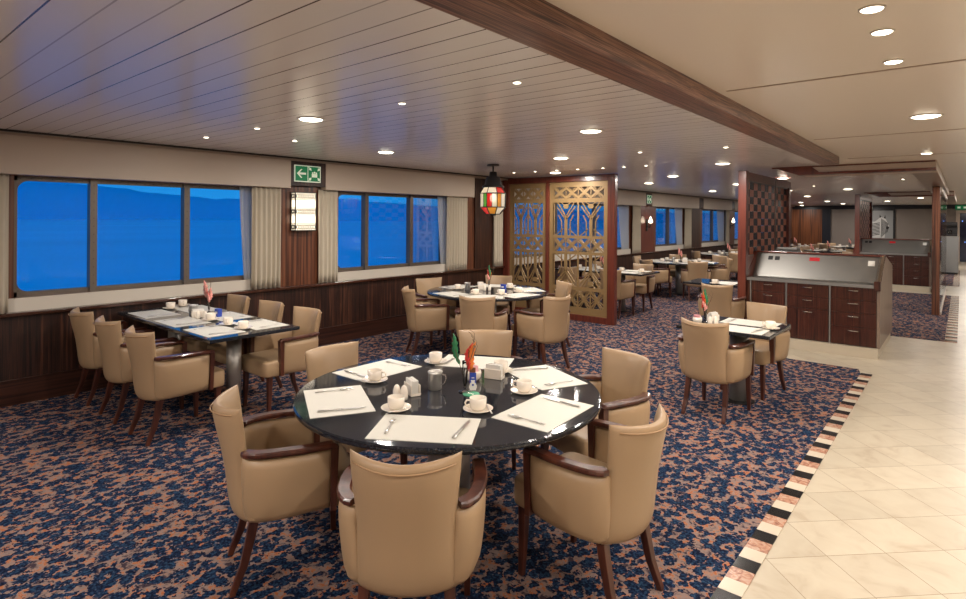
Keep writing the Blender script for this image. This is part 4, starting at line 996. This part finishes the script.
# lantern and wall lamp light
def pl(name,loc,e,col,r=.04):
    L=bpy.data.lights.new(name,'POINT'); L.energy=e; L.color=col; L.shadow_soft_size=r; o=bpy.data.objects.new(name,L); COL.objects.link(o); o.location=loc
pl('lantern_light',(-4.98,6.16,1.99),6,(1,.85,.62),.05)

# ------------------------------------------------------------------ outside
b=MB(); b.box(-6000,-7.5,-6000,6000,-9,-8.9); tag(b.build('sea_water','sea'),'calm blue evening sea outside the windows','sea',kind='stuff')
b=MB(); random.seed(11)
N=160; Dd=2200; vs=[]
KH=[(80,20),(105,24),(114,30),(124,36),(134,46),(140,60),(144,74),(152,66),(155,64),(158.6,76),(164,98),(167,108),(175,100),(185,70),(200,40)]
def hh(a):
    for (a0,h0),(a1,h1) in zip(KH[:-1],KH[1:]):
        if a0<=a<=a1:
            f=(a-a0)/(a1-a0); f=f*f*(3-2*f); return 2+h0+(h1-h0)*f+1.6*math.sin(a*2.3)+1.1*math.sin(a*5.1)
    return 30
for i in range(N+1):
    q=i/N; a=R(95+100*(1-q)); 
    a=R(60+130*q)   # bearing measured from +X towards +Y... sweeps the seaward side
    a=R(200-120*q)
    h=hh(200-120*q)
    vs+=[(Dd*math.cos(a),Dd*math.sin(a),-9),(Dd*1.02*math.cos(a),Dd*1.02*math.sin(a),h),(Dd*1.5*math.cos(a),Dd*1.5*math.sin(a),-9)]
fs=[(i*3+k,i*3+k+1,(i+1)*3+k+1,(i+1)*3+k) for i in range(N) for k in(0,1)]
b.add(vs,fs,0,True); tag(b.build('coastal_hills','hill'),'dark blue hills along the horizon outside the windows','hills',kind='structure')

w=bpy.data.worlds.new('world'); sc.world=w; w.use_nodes=True; nt=w.node_tree; bg=nt.nodes['Background']
tc=nt.nodes.new('ShaderNodeTexCoord'); sp=nt.nodes.new('ShaderNodeSeparateXYZ'); nt.links.new(tc.outputs['Generated'],sp.inputs[0])
r=ramp(nt,[(.0,(.003,.150,.44)),(.48,(.003,.150,.44)),(.515,(.010,.200,.53)),(.62,(.004,.155,.47)),(1,(.003,.11,.36))])
mr=nt.nodes.new('ShaderNodeMapRange'); mr.inputs[1].default_value=-1; mr.inputs[2].default_value=1; nt.links.new(sp.outputs[2],mr.inputs[0]); nt.links.new(mr.outputs[0],r.inputs['Fac'])
nt.links.new(r.outputs['Color'],bg.inputs['Color']); bg.inputs['Strength'].default_value=1.35

# ------------------------------------------------------------------ camera
F=572.0;PY=218.7;A=0.0069;YAW=R(39.94)
fw=Vector((-math.sin(YAW),math.cos(YAW),0)); rt=Vector((math.cos(YAW),math.sin(YAW),0)); up=Vector((0,0,1))
Rp=math.cos(A)*rt+math.sin(A)*up; Up=-math.sin(A)*rt+math.cos(A)*up
cam=bpy.data.cameras.new('camera'); co=bpy.data.objects.new('camera',cam); COL.objects.link(co)
mw=Matrix((( Rp.x,Up.x,-fw.x,0),(Rp.y,Up.y,-fw.y,0),(Rp.z,Up.z,-fw.z,1.70),(0,0,0,1))); co.matrix_world=mw
cam.sensor_width=36; cam.lens=F/966*36; cam.shift_y=-(299.5-PY)/966; cam.clip_start=.05; cam.clip_end=20000
sc.camera=co
sc.view_settings.view_transform='Standard'; sc.view_settings.look='None'; sc.view_settings.gamma=1; sc.view_settings.use_curve_mapping=False
sc.view_settings.exposure=0.12
